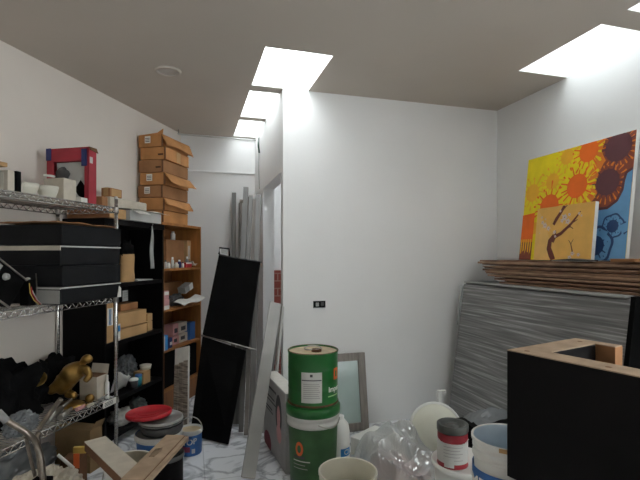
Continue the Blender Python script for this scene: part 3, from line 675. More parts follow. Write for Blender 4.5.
# second shelf
cartonp('pink_carton', 'lower pink and white packet at the left of the second shelf', 'box', 163.8, 169.5, 299.5, KZ[2], .31, .08, PINK, lab=[('n', -.9, .9, .0, .4, PAPER)])
cartonp('pink_carton', 'upper pink and white packet stacked at the left of the second shelf', 'box', 164, 169, 291, onL(166, 299.5, .31)[1]+.002, .305, .075, PINK, lab=[('n', -.9, .9, .5, .9, PAPER)])
cartonp('carton', 'long grey brown carton at the back of the second bookcase shelf', 'box', 164.5, 182, 282, KZ[2], .14, .10, CARDM)
b = MB(); b.blob((0, 0, .05), (.045, .11, .06), GREYD, .35, 3, 61, flat=0, sub=4); tag(b.obj('cloth_bundle', loc=Lp(onU(176, .215), .215, KZ[2]), rot=AL), 'dark grey bundle on the second bookcase shelf', 'cloth')
root = thing('white_carton', 'white carton tilted on the dark bundle in the wooden bookcase', 'box', Lp(onU(186, .24), .24, KZ[2]+.118), (R(18), 0, AL))
b = MB(); b.box((0, 0, .04), (.08, .15, .06), GREY, bev=.003); b.obj('body', root)
b = MB(); b.box((.041, .04, .04), (.002, .068, .06), PAPER); b.obj('label', root)
b = MB(); b.grid(lambda u, v: (.01+.11*u, -.30+.40*v, .02+.012*math.sin(v*7)+.03*v-.03*u*u), 8, 14, PAPER); q = b.obj('paper_sheet', loc=Lp(onU(189, .28), .28, KZ[2]+.03), rot=AL); q.modifiers.new('t', 'SOLIDIFY').thickness = .002
tag(q, 'white paper sheet hanging over the front of the second bookcase shelf', 'paper')
# third shelf
cartonp('blue_carton', 'bright blue carton standing at the left of the third bookcase shelf', 'box', 163.5, 168, 335.5, KZ[1], .315, .07, BLUEB, lab=[('n', -.95, -.4, .0, 1, PAPER)])
cartonp('blue_carton', 'dark blue carton with a white corner by the bright blue carton', 'box', 168.3, 172.5, 338, KZ[1], .30, .06, NAVY, lab=[('n', -.2, .8, .3, .6, PAPER)])
g = 'pale packets on the third bookcase shelf'
for l, u0, u1, v, z, m in [('left lower pinkish packet on the third bookcase shelf', 173, 179, 336, KZ[1], PINK), ('right lower pale packet on the third bookcase shelf', 179.5, 187.5, 333, KZ[1], PAPERC)]:
    cartonp('packet', l, 'packet', u0, u1, v, z, .26, .10, m, group=g, lab=[('n', -.7, .3, .3, .7, INK)])
for l, u0, u1, v, zv, m in [('left upper dark pink packet on the third bookcase shelf', 173, 178.5, 324, 336, PINK), ('right upper pale packet beside the blue carton', 179, 187, 322, 333, PAPERC)]:
    cartonp('packet', l, 'packet', u0, u1, v, onL((u0+u1)/2, zv, .26)[1]+.006, .25, .09, m, group=g, lab=[('n', -.5, .6, .2, .6, INK)])
cartonp('blue_carton', 'royal blue carton at the right end of the third bookcase shelf', 'box', 189.8, 195.2, 322, KZ[1], .28, .06, BLUE)
# leaning tile board
root = thing('tile_sample_board', 'pale board of stone tile strips leaning against the wooden bookcase', 'tile samples', (pix(181, 428, 3.50).x, 3.50, 0.02), (0, 0, R(-28)))
T = Matrix.Rotation(R(-17), 4, 'X') @ Matrix.Rotation(R(-15), 4, 'Y')
b = MB(); b.box((0, 0, .315), (.150, .012, .63), PAPER, T, .002); b.obj('board', root)
for k in range(3): b = MB(); b.box((-.048+.048*k, -.010, .26), (.042, .010, .47+.02*k), STONE, T, .001); b.obj('tile_strip', root)
for k, (z0, z1) in enumerate(((.002, .17), (.202, .50))):  # plain black blocks added to make the low compartments dark
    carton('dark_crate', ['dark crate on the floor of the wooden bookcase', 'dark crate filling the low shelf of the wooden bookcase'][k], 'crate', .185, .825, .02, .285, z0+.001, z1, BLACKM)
# ------------------------------------------------------------------ leaning black board, aluminium profiles
def from_quad(b_, q, th, m):                         # slab through four points, thickness th backwards
    q = [Vector(p) for p in q]; n = (q[1]-q[0]).cross(q[3]-q[0]).normalized()
    if n.y < 0: n = -n
    b_.prism(q, n*th, m)
root = thing('folding_panel', 'tall black two-leaf folding panel leaning beside the wooden bookcase', 'panel', Vector((-.80, 3.32, 0)))
def rel(p): return Vector(p)-Vector((-.80, 3.32, 0))
TL, TR_ = pix(219, 254, 3.86), pix(260, 262, 3.80); ML, MR = pix(202.5, 334.5, 3.60), pix(248, 349, 3.53); BL, BR = pixz(190, 437, 0), pixz(228, 446, 0)
BL.z = BR.z = .01
b = MB(); from_quad(b, [rel(TL), rel(TR_), rel(MR), rel(ML)], .02, BLACKM); b.obj('upper_leaf', root)
b = MB(); from_quad(b, [rel(ML)-Vector((0, .0, .012)), rel(MR)-Vector((.02, 0, .012)), rel(BR), rel(BL)], .02, BLACKM); b.obj('lower_leaf', root)
b = MB(); b.tube([rel(ML)+Vector((-.01, -.006, -.006)), rel(MR)+Vector((.07, -.006, -.006))], .006, STEEL, 8); b.obj('hinge_bar', root)
b = MB(); b.tube([rel(TL)+Vector((0, 0, -.01)), rel(TR_)+Vector((.015, 0, 0))], .006, GREYD, 8); b.obj('top_rail', root)
hd = [rel(TL)+Vector(q) for q in ((.0, 0, 0), (.004, .005, .055), (.085, .005, .045), (.09, 0, -.02))]
b = MB(); b.tube(hd, .008, BLACK, 8); hq = b.obj('carry_handle', root)
b = MB(); from_quad(b, [hd[0]+Vector((.02, .004, .01)), hd[3]+Vector((-.02, .004, .02)), hd[2]+Vector((-.012, .004, -.01)), hd[1]+Vector((.012, .004, -.012))], .004, GREYL); b.obj('white_insert', root)

def prof(label, p0, p1, w, dpt, m=ALU, grp='metal profiles leaning in the passage'):
    p0 = Vector(p0); p1 = Vector(p1); d = p1-p0; L = d.length
    Rm = d.to_track_quat('Z', 'Y').to_matrix().to_4x4()
    q = MB(); t = .004
    q.box((0, -dpt/2+t/2, L/2), (w, t, L), m); q.box((0, dpt/2-t/2, L/2), (w, t, L), m)
    q.box((-w/2+t/2, 0, L/2), (t, dpt-2*t, L), m); q.box((w/2-t/2, 0, L/2), (t, dpt-2*t, L), m)
    q.box((0, -dpt/2-.002, L/2), (w*.3, .004, L), m)
    o = q.obj('metal_profile', loc=p0); o.rotation_euler = Rm.to_euler()
    return tag(o, label, 'metal profile', grp)
prof('leftmost grey metal profile standing against the far wall', pixz(233, 391, 0.02), pix(234, 193, 4.83), .045, .03)
prof('tallest metal profile leaning by the partition, pale tag at its top', pixz(236, 424, 0.02), pix(246, 188, 4.56), .05, .04)
prof('rightmost metal profile leaning beside the doorway', pixz(251.5, 436, 0.02), pix(258.5, 195, 4.32), .045, .035)
prof('dark metal profile between the tallest and the rightmost one', pixz(246, 435, .02), pix(254.5, 200, 4.40), .03, .03, GREYW)
root = thing('doorframe', 'narrow grey metal frame leaning on the far wall behind the profiles', 'frame', pixz(241, 400, .004))
q0 = pixz(241, 400, .004)
fq = [pixz(238, 396, .004)-q0, pixz(247, 396, .004)-q0, pix(249, 197, 4.72)-q0, pix(240, 203, 4.72)-q0]
for i, nm in ((1, 'stile'), (3, 'stile'), (2, 'rail')):
    b = MB(); b.tube([fq[i], fq[(i+1) % 4]], .014, GREYW, 4, smooth=False); b.obj(nm, root)
prof('short dark metal profile between the leftmost one and the narrow frame', pixz(240, 393, .02), pix(241, 200, 4.86), .03, .03, GREYW)
prof('pale metal profile just left of the dark one by the doorway', pixz(241, 432, .02), pix(251, 196, 4.44), .035, .03)
b = MB(); b.box((0, 0, 0), (.03, .004, .02), WHITE); tag(b.obj('paper_tag', loc=pix(246, 203, 4.50)), 'tiny white tag stuck on the tallest metal profile', 'tag')

# ------------------------------------------------------------------ planks on the jamb, white printed box
def plank(label, p0, p1, w, th, m, roll=0.0):
    p0 = Vector(p0); p1 = Vector(p1); d = p1-p0; L = d.length
    zq = d.normalized(); xq = Vector((math.cos(roll), math.sin(roll), 0)); xq = (xq-zq*xq.dot(zq)).normalized(); yq = zq.cross(xq)
    M = Matrix((xq, yq, zq)).transposed().to_4x4(); M.translation = p0
    q = MB(); q.box((0, 0, L/2), (w, th, L), m, bev=.002); o = q.obj('plank', loc=p0); q = None
    o.matrix_world = M
    return tag(o, label, 'plank', 'planks leaning on the door jamb')
plank('widest white plank leaning on the door jamb, nearest the passage', pixz(248, 478, .02), pix(275.5, 303, 3.36), .085, .018, PLANKW, R(25))
plank('second white plank leaning on the jamb behind the printed box', pix(263, 432, 3.47), pix(279.5, 304.5, 3.50), .03, .045, PLANKW, R(25))
plank('third white plank, closest to the middle wall end', pix(271, 431, 3.46), pix(282.5, 306, 3.43), .018, .035, GREYL, R(25))
root = thing('printed_carton', 'tall white printed carton standing left of the green drums', 'box', Vector((-.31, 3.09, 0)), 0)
A0, A1 = pix(264, 372, 3.33), pix(285.5, 394, 2.80); hz = .50
dv = (Vector((A1.x, A1.y, 0))-Vector((A0.x, A0.y, 0))); Lb = dv.length; fz = math.atan2(dv.y, dv.x)
root.location = (A0.x, A0.y, 0); root.rotation_euler = (0, 0, fz)             # local x runs along the printed face
b = MB(); b.box2((0, 0, .001), (Lb, .10, hz), mat('carton_grey', (.36, .36, .36), .7), .003); b.obj('body', root)
b = MB(); b.box2((.004, .004, hz), (Lb-.004, .096, hz+.002), PAPER); b.obj('top_flap', root)
b = MB()
for k, (x0, x1, z0, z1) in enumerate([(.10, .34, .43, .445), (.06, .30, .37, .38), (.06, .34, .345, .353), (.06, .24, .29, .30), (.06, .26, .27, .277)]): b.box2((x0, -.0015, z0), (x1, -.0002, z1), INK)
b.obj('printed_text', root)
b = MB()
def ell(cx, cz, rx, rz_, m, y=-.0018):
    b.poly([(cx+rx*math.cos(2*PI*k/24), y, cz+rz_*math.sin(2*PI*k/24)) for k in range(24)], m)
ell(.41, .32, .075, .13, INK); ell(.41, .30, .04, .08, PINK, -.0022); ell(.42, .2, .06, .06, PINK, -.0025); b.obj('printed_picture', root)
b = MB(); ell(.12, .04, .10, .07, mat('maroon_print', (.20, .02, .04), .6), -.0018)
b.obj('printed_blot', root)

# ------------------------------------------------------------------ green drums
dc = Vector((-.041, 2.65, 0))
root = thing('metal_drum', 'upper green metal drum with white label, stacked on another drum', 'drum', dc+Vector((0, 0, .505)), 0, 'green drums')
r = .148; H = .305
b = MB(); b.lathe([(0, 0), (r*.98, 0), (r, .006), (r*.985, .012), (r*.985, .09), (r*.995, .096), (r*.985, .102), (r*.985, .20), (r*.995, .206), (r*.985, .212), (r*.985, H-.012), (r*1.01, H-.006), (r*1.01, H), (r*.96, H), (r*.95, H-.008)], GREEN, 48); b.obj('body', root)
b = MB(); b.lathe([(r*.955, H-.008), (0, H-.007)], TANLID, 48, mats=None)
b.lathe([(r*1.012, H-.001), (r*.985, H+.003), (r*.955, H-.004)], RUST, 48); b.obj('lid', root)
b = MB(); b.tube([(.05*math.cos(a)+.0, .03*math.sin(a), H+.004+.012*max(0, math.sin(a))) for a in [2*PI*k/20 for k in range(20)]], .004, STEEL, 8, True)
b.lathe([(.03, H-.007), (.03, H+.006), (.02, H+.008), (0, H+.004)], RUST, 20, (.02, -.02, 0)); b.obj('lid_fitting', root)
b = MB(); cyl_patch(b, -.44, .36, .035, .205, r*1.003, GREYL); lb = b.obj('label', root)
b = MB(); cyl_patch(b, -.42, .34, .158, .164, r*1.006, INK); cyl_patch(b, -.10, .0, .18, .195, r*1.006, INK)
for k in range(8): cyl_patch(b, -.36, .28-.03*(k % 3), .06+.011*k, .064+.011*k, r*1.006, GREY)
b.obj('printed_text', lb)
b = MB(); cyl_patch(b, .93, 1.25, .15, .215, r*1.004, ORANGE); cyl_patch(b, 1.02, 1.14, .165, .20, r*1.008, GREEN); b.obj('emblem', root)
b = MB(); add_text(b, 'Imper', .042, WHITE, lambda x, y: cyl(.98+x/r, r*1.006, .10+y)); cyl_patch(b, .62, 1.2, .060, .066, r*1.006, mat('pale_green_ink', (.35, .55, .25), .6)); b.obj('lettering', root)
b = MB(); b.lathe([(r*.99, .004), (r*1.012, .012), (r*.99, .018)], RUST, 48); b.obj('rusty_rim', root)
root = thing('metal_drum', 'lower green drum with white band and orange emblem, under another drum', 'drum', dc, 0, 'green drums')
r = .150; H = .505
b = MB(); b.lathe([(0, 0), (r*.86, 0), (r*.88, .008), (r*.96, H-.135), (r*.96, H-.12)], GREEND, 48); b.obj('body', root)
b = MB(); b.lathe([(r*.96, H-.12), (r*1.02, H-.115), (r*1.02, H-.095), (r*.99, H-.09), (r*1.0, H-.075), (r*1.04, H-.072), (r*1.04, H-.055)], GREYL, 48); b.obj('white_band', root)
b = MB(); b.lathe([(r*1.04, H-.055), (r*1.07, H-.05), (r*1.07, H-.012), (r*1.02, H-.002), (0, H-.002)], GREEN, 48); b.obj('lid', root)
rr = r*.953
b = MB(); b.grid(lambda u, v: cyl(-.56+.18*math.cos(2*PI*u)*v, rr*1.006, .275+.04*math.sin(2*PI*u)*v), 20, 2, ORANGE); b.grid(lambda u, v: cyl(-.56+.09*math.cos(2*PI*u)*v, rr*1.010, .275+.022*math.sin(2*PI*u)*v), 16, 1, GREEND); b.obj('emblem', root)
b = MB(); cyl_patch(b, -.82, -.32, .222, .236, rr*1.008, INK); cyl_patch(b, -.85, -.1, .205, .211, rr*1.008, GREYL); cyl_patch(b, -.85, -.3, .185, .189, rr*1.008, GREY); cyl_patch(b, -.85, -.2, .165, .169, rr*1.008, GREY); b.obj('lettering', root)
b = MB(); b.tube([cyl(.95+.0*k, r*1.05, H-.06-.002*k) if False else (r*1.05*math.sin(.2+1.2*k/16), -r*1.05*math.cos(.2+1.2*k/16), H-.085-.03*math.sin(PI*k/16)) for k in range(17)], .003, STEEL, 6); b.obj('bail_handle', root)

# white jug behind the drums
root = thing('white_jug', 'white plastic jug with blue print tucked behind green drums', 'jug', Vector((.125, 2.93, 0)))
b = MB(); b.lathe([(0, 0), (.066, 0), (.068, .01), (.068, .22), (.06, .27), (.035, .30), (.03, .305)], WHITE, 32); b.obj('body', root)
b = MB(); b.lathe([(.032, .30), (.032, .322), (0, .324)], WHITE, 20); b.obj('cap', root)
b = MB(); cyl_patch(b, .1, 1.3, .08, .13, .0685, BLUEB); add_text(b, 'Cl', .045, WHITE, lambda x, y: cyl(.72+x/.07, .0692, .105+y)); b.obj('label', root)

# framed glass on the middle wall
root = thing('window_sash', 'grey framed glass panel leaning on the middle wall behind drums', 'framed panel', Rp(.385, -.125, .003), (R(-9), 0, AR))
w, h, s = .54, .592, .060
b = MB(); b.box2((w/2-s, -.02, 0), (w/2, .02, h), GREYW, .003); b.obj('stile', root)
b = MB(); b.box2((-w/2, -.02, 0), (-w/2+s, .02, h), GREYW, .003); b.obj('stile', root)
b = MB(); b.box2((-w/2+s, -.02, h-s), (w/2-s, .02, h), GREYW, .003); b.obj('rail', root)
b = MB(); b.box2((-w/2+s, -.02, 0), (w/2-s, .02, s), GREYW, .003); b.obj('rail', root)
b = MB(); b.box2((-w/2+s, -.004, s), (w/2-s, .004, h-s), CONC); b.obj('glass_pane', root)

# white foam block under the film
b = MB(); b.box2((-.13, 0, 0), (.10, .28, .15), WHITE, .006)
tag(b.obj('foam_block', loc=Vector((.30, 2.93, 0)), rot=R(-42)), 'low white foam block between the framed glass and plastic film', 'foam block')

# clear film heap
def heap(x, y):
    q = Vector((x*2.4+y*.6, y*1.7-x*.5, 1.0)); base = max(0, 1-(x/.33)**2-(y/.42)**2)
    pk = .17*math.exp(-((x+.04)/.19)**2-((y-.24)/.15)**2)+.19*base**.4
    n1 = 1-2.2*abs(noise.noise(q*1.5)); n2 = 1-2.2*abs(noise.noise(q*3.3+Vector((3, 1, 2)))); n3 = 1-2.2*abs(noise.noise(q*7+Vector((7, 2, 2))))
    return max(.004, pk+(.075*n1+.035*n2+.010*n3-.05)*min(1, base*3+.1))
def film_pt(u, v):
    x, y = -.36+.72*u, -.44+.86*v; q = Vector((x*9, y*9, 4))
    return (x+.03*noise.noise(q), y+.03*noise.noise(q+Vector((9, 9, 9))), heap(x, y))
b = MB(); b.grid(film_pt, 60, 70, FILM, smooth=False)
bmesh.ops.delete(b.bm, geom=[v for v in b.bm.verts if v.co.z < .02], context='VERTS')
tag(b.obj('plastic_film', loc=Vector((.505, 2.69, 0)), rot=.1), 'crumpled clear plastic film heaped before the middle wall', 'plastic film')
b = MB(); b.box((0, 0, .06), (.24, .30, .12), PINK, bev=.02); tag(b.obj('wrapped_parcel', loc=Vector((.47, 2.66, 0)), rot=.5), 'pinkish parcel showing through the clear plastic film', 'parcel')

# white basin leaning in the corner
root = thing('plastic_basin', 'ivory plastic basin leaning on the wall behind the red can', 'basin', Vector((.77, 2.98, 0.002)), (0, 0, R(10)))
T = Matrix.Translation((0, 0, .19)) @ Matrix.Rotation(R(68), 4, 'X') @ Matrix.Scale(1.08, 4)
b = MB(); b.lathe([(.17, .0), (.176, .004), (.17, .010), (.15, -.02), (.11, -.05), (0, -.055)], CREAMPL, 40, M=T); b.lathe([(.17, 0), (.14, .03), (.10, .05), (0, .055)], CREAMPL, 40, M=T); b.obj('shell', root)
b = MB(); b.lathe([(.165, .002), (.18, .003), (.18, .010), (.165, .011)], WHITE, 40, M=T); b.obj('rim', root)
b = MB(); b.box2((0, 0, 0), (.03, .03, .10), WHITE, .004); b.box2((.03, .0, .07), (.07, .03, .10), WHITE, .004)
tag(b.obj('corner_bracket', loc=pix(438.5, 404, 3.45), rot=AR), 'small white bracket beside the grey wrapped panels', 'bracket')

# open white bucket in front
def bucket(name, label, c, r, H, m, inner, rib=True, group=None, z0=0.0, hand=True, taper=.86, cat='bucket'):
    root = thing(name, label, cat, (c[0], c[1], z0), 0, group)
    q = MB(); pr = [(0, 0), (r*taper*.97, 0), (r*taper, .006), (r*.95, H*.80)]
    if rib: pr += [(r*.95, H*.80), (r*1.0, H*.81), (r*1.0, H*.83), (r*.955, H*.835), (r*.96, H*.885), (r*1.0, H*.89), (r*1.0, H*.91), (r*.965, H*.915)]
    pr += [(r*.97, H*.96), (r*1.03, H*.965), (r*1.03, H), (r*1.0, H+.003), (r*.965, H-.001)]
    q.lathe(pr, m, 48); q.obj('body', root)
    q = MB(); q.lathe([(r*.965, H-.001), (r*.94, H*.9), (r*.9, H*.5), (r*taper*.95, .012), (0, .010)], inner, 48); q.obj('inside', root)
    if hand:
        q = MB(); q.tube([(r*1.04*math.cos(a), -r*1.04*math.sin(a)*.9, H*.86-abs(math.sin(a))*H*.25) for a in [PI*k/20 for k in range(21)]], .003, STEEL, 8); q.obj('bail_handle', root)
    return root
root = bucket('plastic_bucket', 'open cream white bucket in the foreground below the green drums', (.13, 2.1), .1335, .36, CREAM, CREAM, hand=False)
b = MB(); b.lathe([(0, .262), (.112, .262), (.113, .25), (0, .25)], CREAM, 40); b.obj('contents', root)
root = bucket('plastic_bucket', 'white stained bucket under wooden boards at the lower left', (-.934, 2.2), .115, .36, WHITE, mat('stained_plastic', (.55, .52, .42), .5, var=.3, scale=9), rib=False)
root = thing('paint_can', 'black paint can under the wooden boards at lower left', 'can', (-.735, 2.16, 0))
b = MB(); b.lathe([(0, 0), (.075, 0), (.077, .005), (.075, .012), (.075, .40), (.078, .41), (.078, .418), (0, .418)], BLACK, 36); b.obj('body', root)
b = MB(); b.lathe([(.0785, .395), (.081, .40), (.081, .412), (.0785, .417)], GREYD, 36); b.obj('rim', root)
# boards over them
p0, p1 = pix(95, 452, 2.32), pix(136, 484, 1.93); p0.z = p1.z = .395
dv = p1-p0; root = thing('wooden_board', 'thick white faced board laid across the stained bucket', 'board', (p0+p1)/2-Vector((0, 0, .03)), math.atan2(dv.y, dv.x))
b = MB(); b.box((0, 0, .027), (dv.length, .10, .044), CARDD, bev=.001); b.obj('core', root)
b = MB(); b.box((0, 0.0, .051), (dv.length, .102, .004), PAPERC); b.obj('white_face', root)
root = thing('wooden_board', 'wide pale grooved board lying over the black paint can', 'board', (-.735, 2.07, .422), R(-4))
b = MB(); b.box((-.02, 0, .012), (.095, .46, .024), RAWW, bev=.002); b.obj('board', root)
b = MB(); b.box((.040, 0, .010), (.02, .46, .018), RAWW, bev=.002); b.obj('tongue', root)
b = MB(); b.box((.029, 0, .011), (.003, .459, .019), CARDD); b.obj('groove', root)
b = MB(); b.blob((-.03, .02, .024), (.018, .05, .0012), mat('wood_stain', (.28, .20, .13), .8), .5, 3, 3, sub=3); b.obj('stain', root)

# ------------------------------------------------------------------ red lid bucket and blue can
c = (-.985, 2.75)
root = bucket('paint_bucket', 'white rimmed blue paint bucket beneath a stack of lids', c, .134, .285, BLUE, GREYL, rib=False, hand=False)
b = MB(); b.lathe([(.1345*.985, .255), (.1345*1.035, .260), (.1345*1.04, .287), (.1345, .292)], GREYL, 48); b.obj('white_rim', root)
b = MB(); cyl_patch(b, .55, 1.5, .10, .215, .131, YELLOW); b.obj('label', root)
root = thing('paint_tray', 'dark round tray of dried paint between the bucket and the lids', 'tray', (c[0]+.02, c[1], .294))
b = MB(); b.lathe([(0, 0), (.115, 0), (.125, .02), (.127, .045), (.12, .047), (.11, .02), (0, .014)], GREYD, 40); b.obj('body', root)
root = thing('bucket_lid', 'grey bucket lid under the red lid', 'lid', (c[0]+.01, c[1]+.01, .347), (R(1), R(1), 0), 'bucket lids')
b = MB(); b.lathe([(0, 0), (.126, 0), (.130, .006), (.130, .026), (.124, .030), (.118, .022), (0, .02)], GREY, 44); b.obj('disc', root)
b = MB(); b.lathe([(.130, .008), (.133, .012), (.130, .016)], GREYD, 44); b.obj('seal_ring', root)
root = thing('bucket_lid', 'red bucket lid on top of the stack', 'lid', (c[0]-.06, c[1]+.0, .388), (R(-2), R(-2), 0), 'bucket lids')
b = MB(); b.lathe([(0, 0), (.130, 0), (.134, .006), (.134, .022), (.127, .026), (.122, .018), (0, .016)], RED, 44); b.obj('disc', root)
b = MB(); b.lathe([(.06, .0165), (.063, .019), (.066, .0165)], RED, 40); b.obj('moulded_ring', root)
bc = Vector((-.897, 3.12, 0))
root = thing('paint_can', 'small blue paint can with wire handle on the marble floor', 'can', bc)
r = .076; H = .168
b = MB(); b.lathe([(0, 0), (r*.95, 0), (r, .006), (r*1.0, H-.03)], BLUE, 40); b.obj('body', root)
b = MB(); b.lathe([(r*1.0, H-.03), (r*1.05, H-.025), (r*1.05, H), (r*.98, H+.002), (r*.95, H-.012), (0, H-.012)], GREYL, 40, mats=[None]*4+[TANLID]); b.obj('lid', root)
b = MB(); b.tube([(r*1.06*math.cos(a)-.0, .02*math.sin(a), H-.015+.085*math.sin(a)) for a in [PI*k/24 for k in range(25)]], .0035, GREYL, 8); b.obj('bail_handle', root)
ph = -.28
b = MB(); cyl_patch(b, ph-1.1, ph+.1, .05, .10, r*1.004, NAVY); add_text(b, 'TOP', .052, GREYL, lambda x, y: cyl(ph+.45+x/r, r*1.012, .095+y+.12*x)); b.obj('lettering', root)
b = MB(); cyl_patch(b, ph-.3, ph+.5, .03, .065, r*1.006, mat('maroon_label', (.25, .04, .08), .5)); cyl_patch(b, ph+.65, ph+.95, .02, .05, r*1.006, GREYL); b.obj('label', root)

# bent chrome tube frame at the lower left
q0 = pix(44, 480, 2.0)
root = thing('tube_frame', 'bent chrome tube frame standing at the lower left', 'tube frame', Vector((q0.x, q0.y, 0)))
def rl(p): return p-Vector((q0.x, q0.y, 0))
def smooth(pts, n=6):
    P = [pts[0]]+pts+[pts[-1]]; out = []
    for k in range(1, len(P)-2):
        a, b1, c1, d = P[k-1], P[k], P[k+1], P[k+2]
        for j in range(n):
            t = j/n; out.append(.5*((2*b1)+(c1-a)*t+(2*a-5*b1+4*c1-d)*t*t+(3*b1-a-3*c1+d)*t**3))
    return out+[pts[-1]]
b = MB(); b.tube(smooth([rl(pix(-14, 404, 1.9)), rl(pix(6, 420, 1.93)), rl(pix(28, 434, 1.97)), rl(pix(37, 446, 2.0)), rl(pix(43, 478, 2.0)), Vector((0, 0, .0))]), .0135, WORN, 14); b.obj('front_tube', root)
b = MB(); b.tube(smooth([rl(pix(61, 399, 2.08)), rl(pix(48, 416, 2.07)), rl(pix(38.5, 432, 2.06)), rl(pix(38.5, 450, 2.05)), rl(pix(41, 476, 2.03))]), .0115, WORN, 14); b.obj('rear_tube', root)
b = MB(); b.tube(smooth([rl(pix(26, 437, 2.03)), rl(pix(29, 452, 2.05)), rl(pix(35, 476, 2.06))]), .008, WORN, 12); b.obj('brace', root)
b = MB(); b.box(tuple(rl(pix(42, 482, 2.02))), (.075, .05, .035), BLACKM, bev=.004); b.obj('joint_block', root)
b = MB(); b.tube([rl(pix(-2, 412, 1.91)), rl(pix(6.5, 421, 1.93))], .0155, GREY, 14); b.obj('sleeve', root)

# ------------------------------------------------------------------ right: red can, buckets
lb = Vector((.705, 2.19, 0))
root = bucket('plastic_bucket', 'white bucket with a closed lid carrying the red can', (lb.x, lb.y), .150, .355, WHITE, WHITE, rib=False, hand=False)
b = MB(); b.lathe([(.155, .345), (.159, .352), (.159, .366), (.152, .370), (.147, .362), (0, .362)], WHITE, 48); b.obj('lid', root)
cc = pixz(452.5, 463, .364); 
root = thing('paint_can', 'red paint can with dark lid and white label on the white lid', 'can', (cc.x, cc.y+.0, .3635))
r = .0745*cc.y/2.25*1.0; H = .195
b = MB(); b.lathe([(0, 0), (r, 0), (r*1.02, .004), (r*.985, .010), (r*.985, .12), (r*.985, H-.04)], mat('can_red', (.27, .02, .03), .4, var=.2), 40); b.obj('body', root)
b = MB(); b.lathe([(r*.985, H-.038), (r*1.03, H-.032), (r*1.03, H-.003), (r*.98, H), (r*.80, H-.004), (r*.78, H-.012), (r*.4, H-.012), (r*.36, H-.004), (0, H-.004)], mat('lid_grey', (.07, .075, .07), .45), 40); b.obj('lid', root)
pc = math.atan2(-cc.x, cc.y)
b = MB(); cyl_patch(b, pc-1.5, pc+1.45, .022, .118, r*1.0, GREYL, 20); q = b.obj('paper_label', root)
b = MB(); [cyl_patch(b, pc-.6, pc+.7-.2*(k % 2), .04+.015*k, .043+.015*k, r*1.004, GREY) for k in range(5)]; b.obj('printed_text', q)
b = MB(); b.tube([(r*1.03*math.sin(pc-1.4+2.8*k/20), -r*1.03*math.cos(pc-1.4+2.8*k/20), .128-.018*math.sin(PI*k/20)+.004*(k % 2)) for k in range(21)], .002, GREYL, 6); b.obj('bail_handle', root)
b = MB(); cyl_patch(b, pc-.55, pc+.1, .002, .05, r*1.006, GREYL); b.obj('torn_paper', root)

wb = Vector((.731, 1.75, 0))
b = MB(); b.lathe([(0, 0), (.13, 0), (.135, .01), (.135, .285), (0, .286)], GREY, 40); tag(b.obj('drum_base', loc=wb), 'grey round pail holding up the white and blue bucket', 'pail')
root = bucket('paint_bucket', 'white ribbed paint bucket with a blue label beside the black cabinet', (wb.x, wb.y), .132, .370, WHITE, mat('pale_blue_plastic', (.62, .72, .80), .45), z0=.288, hand=False, taper=.9)
rr = .132*.952
b = MB(); b.grid(lambda u, v: cyl(-2.6+4.2*u, rr*.99+.006+(v*.002), .07+.19*v), 40, 1, BLUE); q = b.obj('label', root)
b = MB(); add_text(b, 'MEX', .068, WHITE, lambda x, y: cyl(-1.16+x/rr, rr+.009, .205+y)); b.obj('lettering', q)
b = MB(); cyl_patch(b, -.62, -.30, .355, .371, .1365, CARDL); b.obj('tape_scrap', root)
b = MB(); b.grid(lambda u, v: (-.13+.30*u, -.08+.16*v, .05*math.sin(PI*u)*.6+.02*abs(noise.noise(Vector((u*4, v*4, 7))))), 16, 10, FILMG, smooth=False)
tag(b.obj('plastic_bag', loc=pix(492, 420, 2.45), rot=.3), 'grey plastic bag crumpled behind the white and blue bucket', 'bag')
b = MB(); b.box2((-.16, -.08, 0), (.17, .10, pix(492, 420, 2.45).z-.004), BLACKM, .004); tag(b.obj('black_box', loc=Vector((pix(492, 420, 2.45).x, 2.45, 0)), rot=.3), 'black box under the grey plastic bag behind the buckets', 'box')

# ------------------------------------------------------------------ black cabinet in the foreground
A = Vector((.623, 1.5, 0)); d1 = Vector((.522, -.853, 0)); cz0, cz1 = .627, 1.047
cabrot = math.atan2(d1.y, d1.x)
root = thing('black_cabinet', 'open topped black cabinet with raw wooden edges at the right foreground', 'cabinet', (A.x, A.y, cz0), cabrot)
Lc, Dc, th = .62, .408, .088; Hc = cz1-cz0                        # local x along the black face, y back into the picture
# local y positive is away from camera side: check sign below
b = MB(); b.box2((0, 0, 0), (Lc, th, Hc-.002), BLACK, .002); b.obj('front_panel', root)
b = MB(); b.box2((0, th, 0), (.10, Dc, Hc-.002), BLACK, .002); b.obj('side_panel', root)
b = MB(); b.box2((Lc-.05, th, 0), (Lc, Dc, Hc-.002), BLACK, .002); b.obj('side_panel', root)
b = MB(); b.box2((.10, Dc-.05, 0), (.165, Dc, Hc-.002), CARDM, .001); b.obj('back_rail', root)
b = MB(); b.box2((.10, th, 0), (Lc-.05, Dc-.05, .02), BLACK); b.obj('bottom_panel', root)
b = MB(); b.box2((.001, .001, Hc-.002), (Lc-.001, th-.001, Hc+.001), RAWW); b.box2((.001, th-.001, Hc-.002), (.099, Dc-.001, Hc+.001), RAWW); b.box2((.099, Dc-.05, Hc-.002), (.164, Dc-.001, Hc+.001), RAWW); b.obj('raw_edge', root)
for k, (x, y) in enumerate(((.05, .035), (.30, .035), (.55, .035), (.05, .35))):
    b = MB(); b.lathe([(.009, Hc+.0016), (0, Hc+.0016)], CARDD, 16, (x, y, 0)); b.obj('dowel_hole', root)
b = MB(); b.box2((.03, .03, 0), (Lc-.03, Dc-.03, cz0-.001), BLACKM, .004)
tag(b.obj('black_box', loc=(A.x, A.y, 0), rot=cabrot), 'plain dark box holding up the black cabinet at right', 'box')

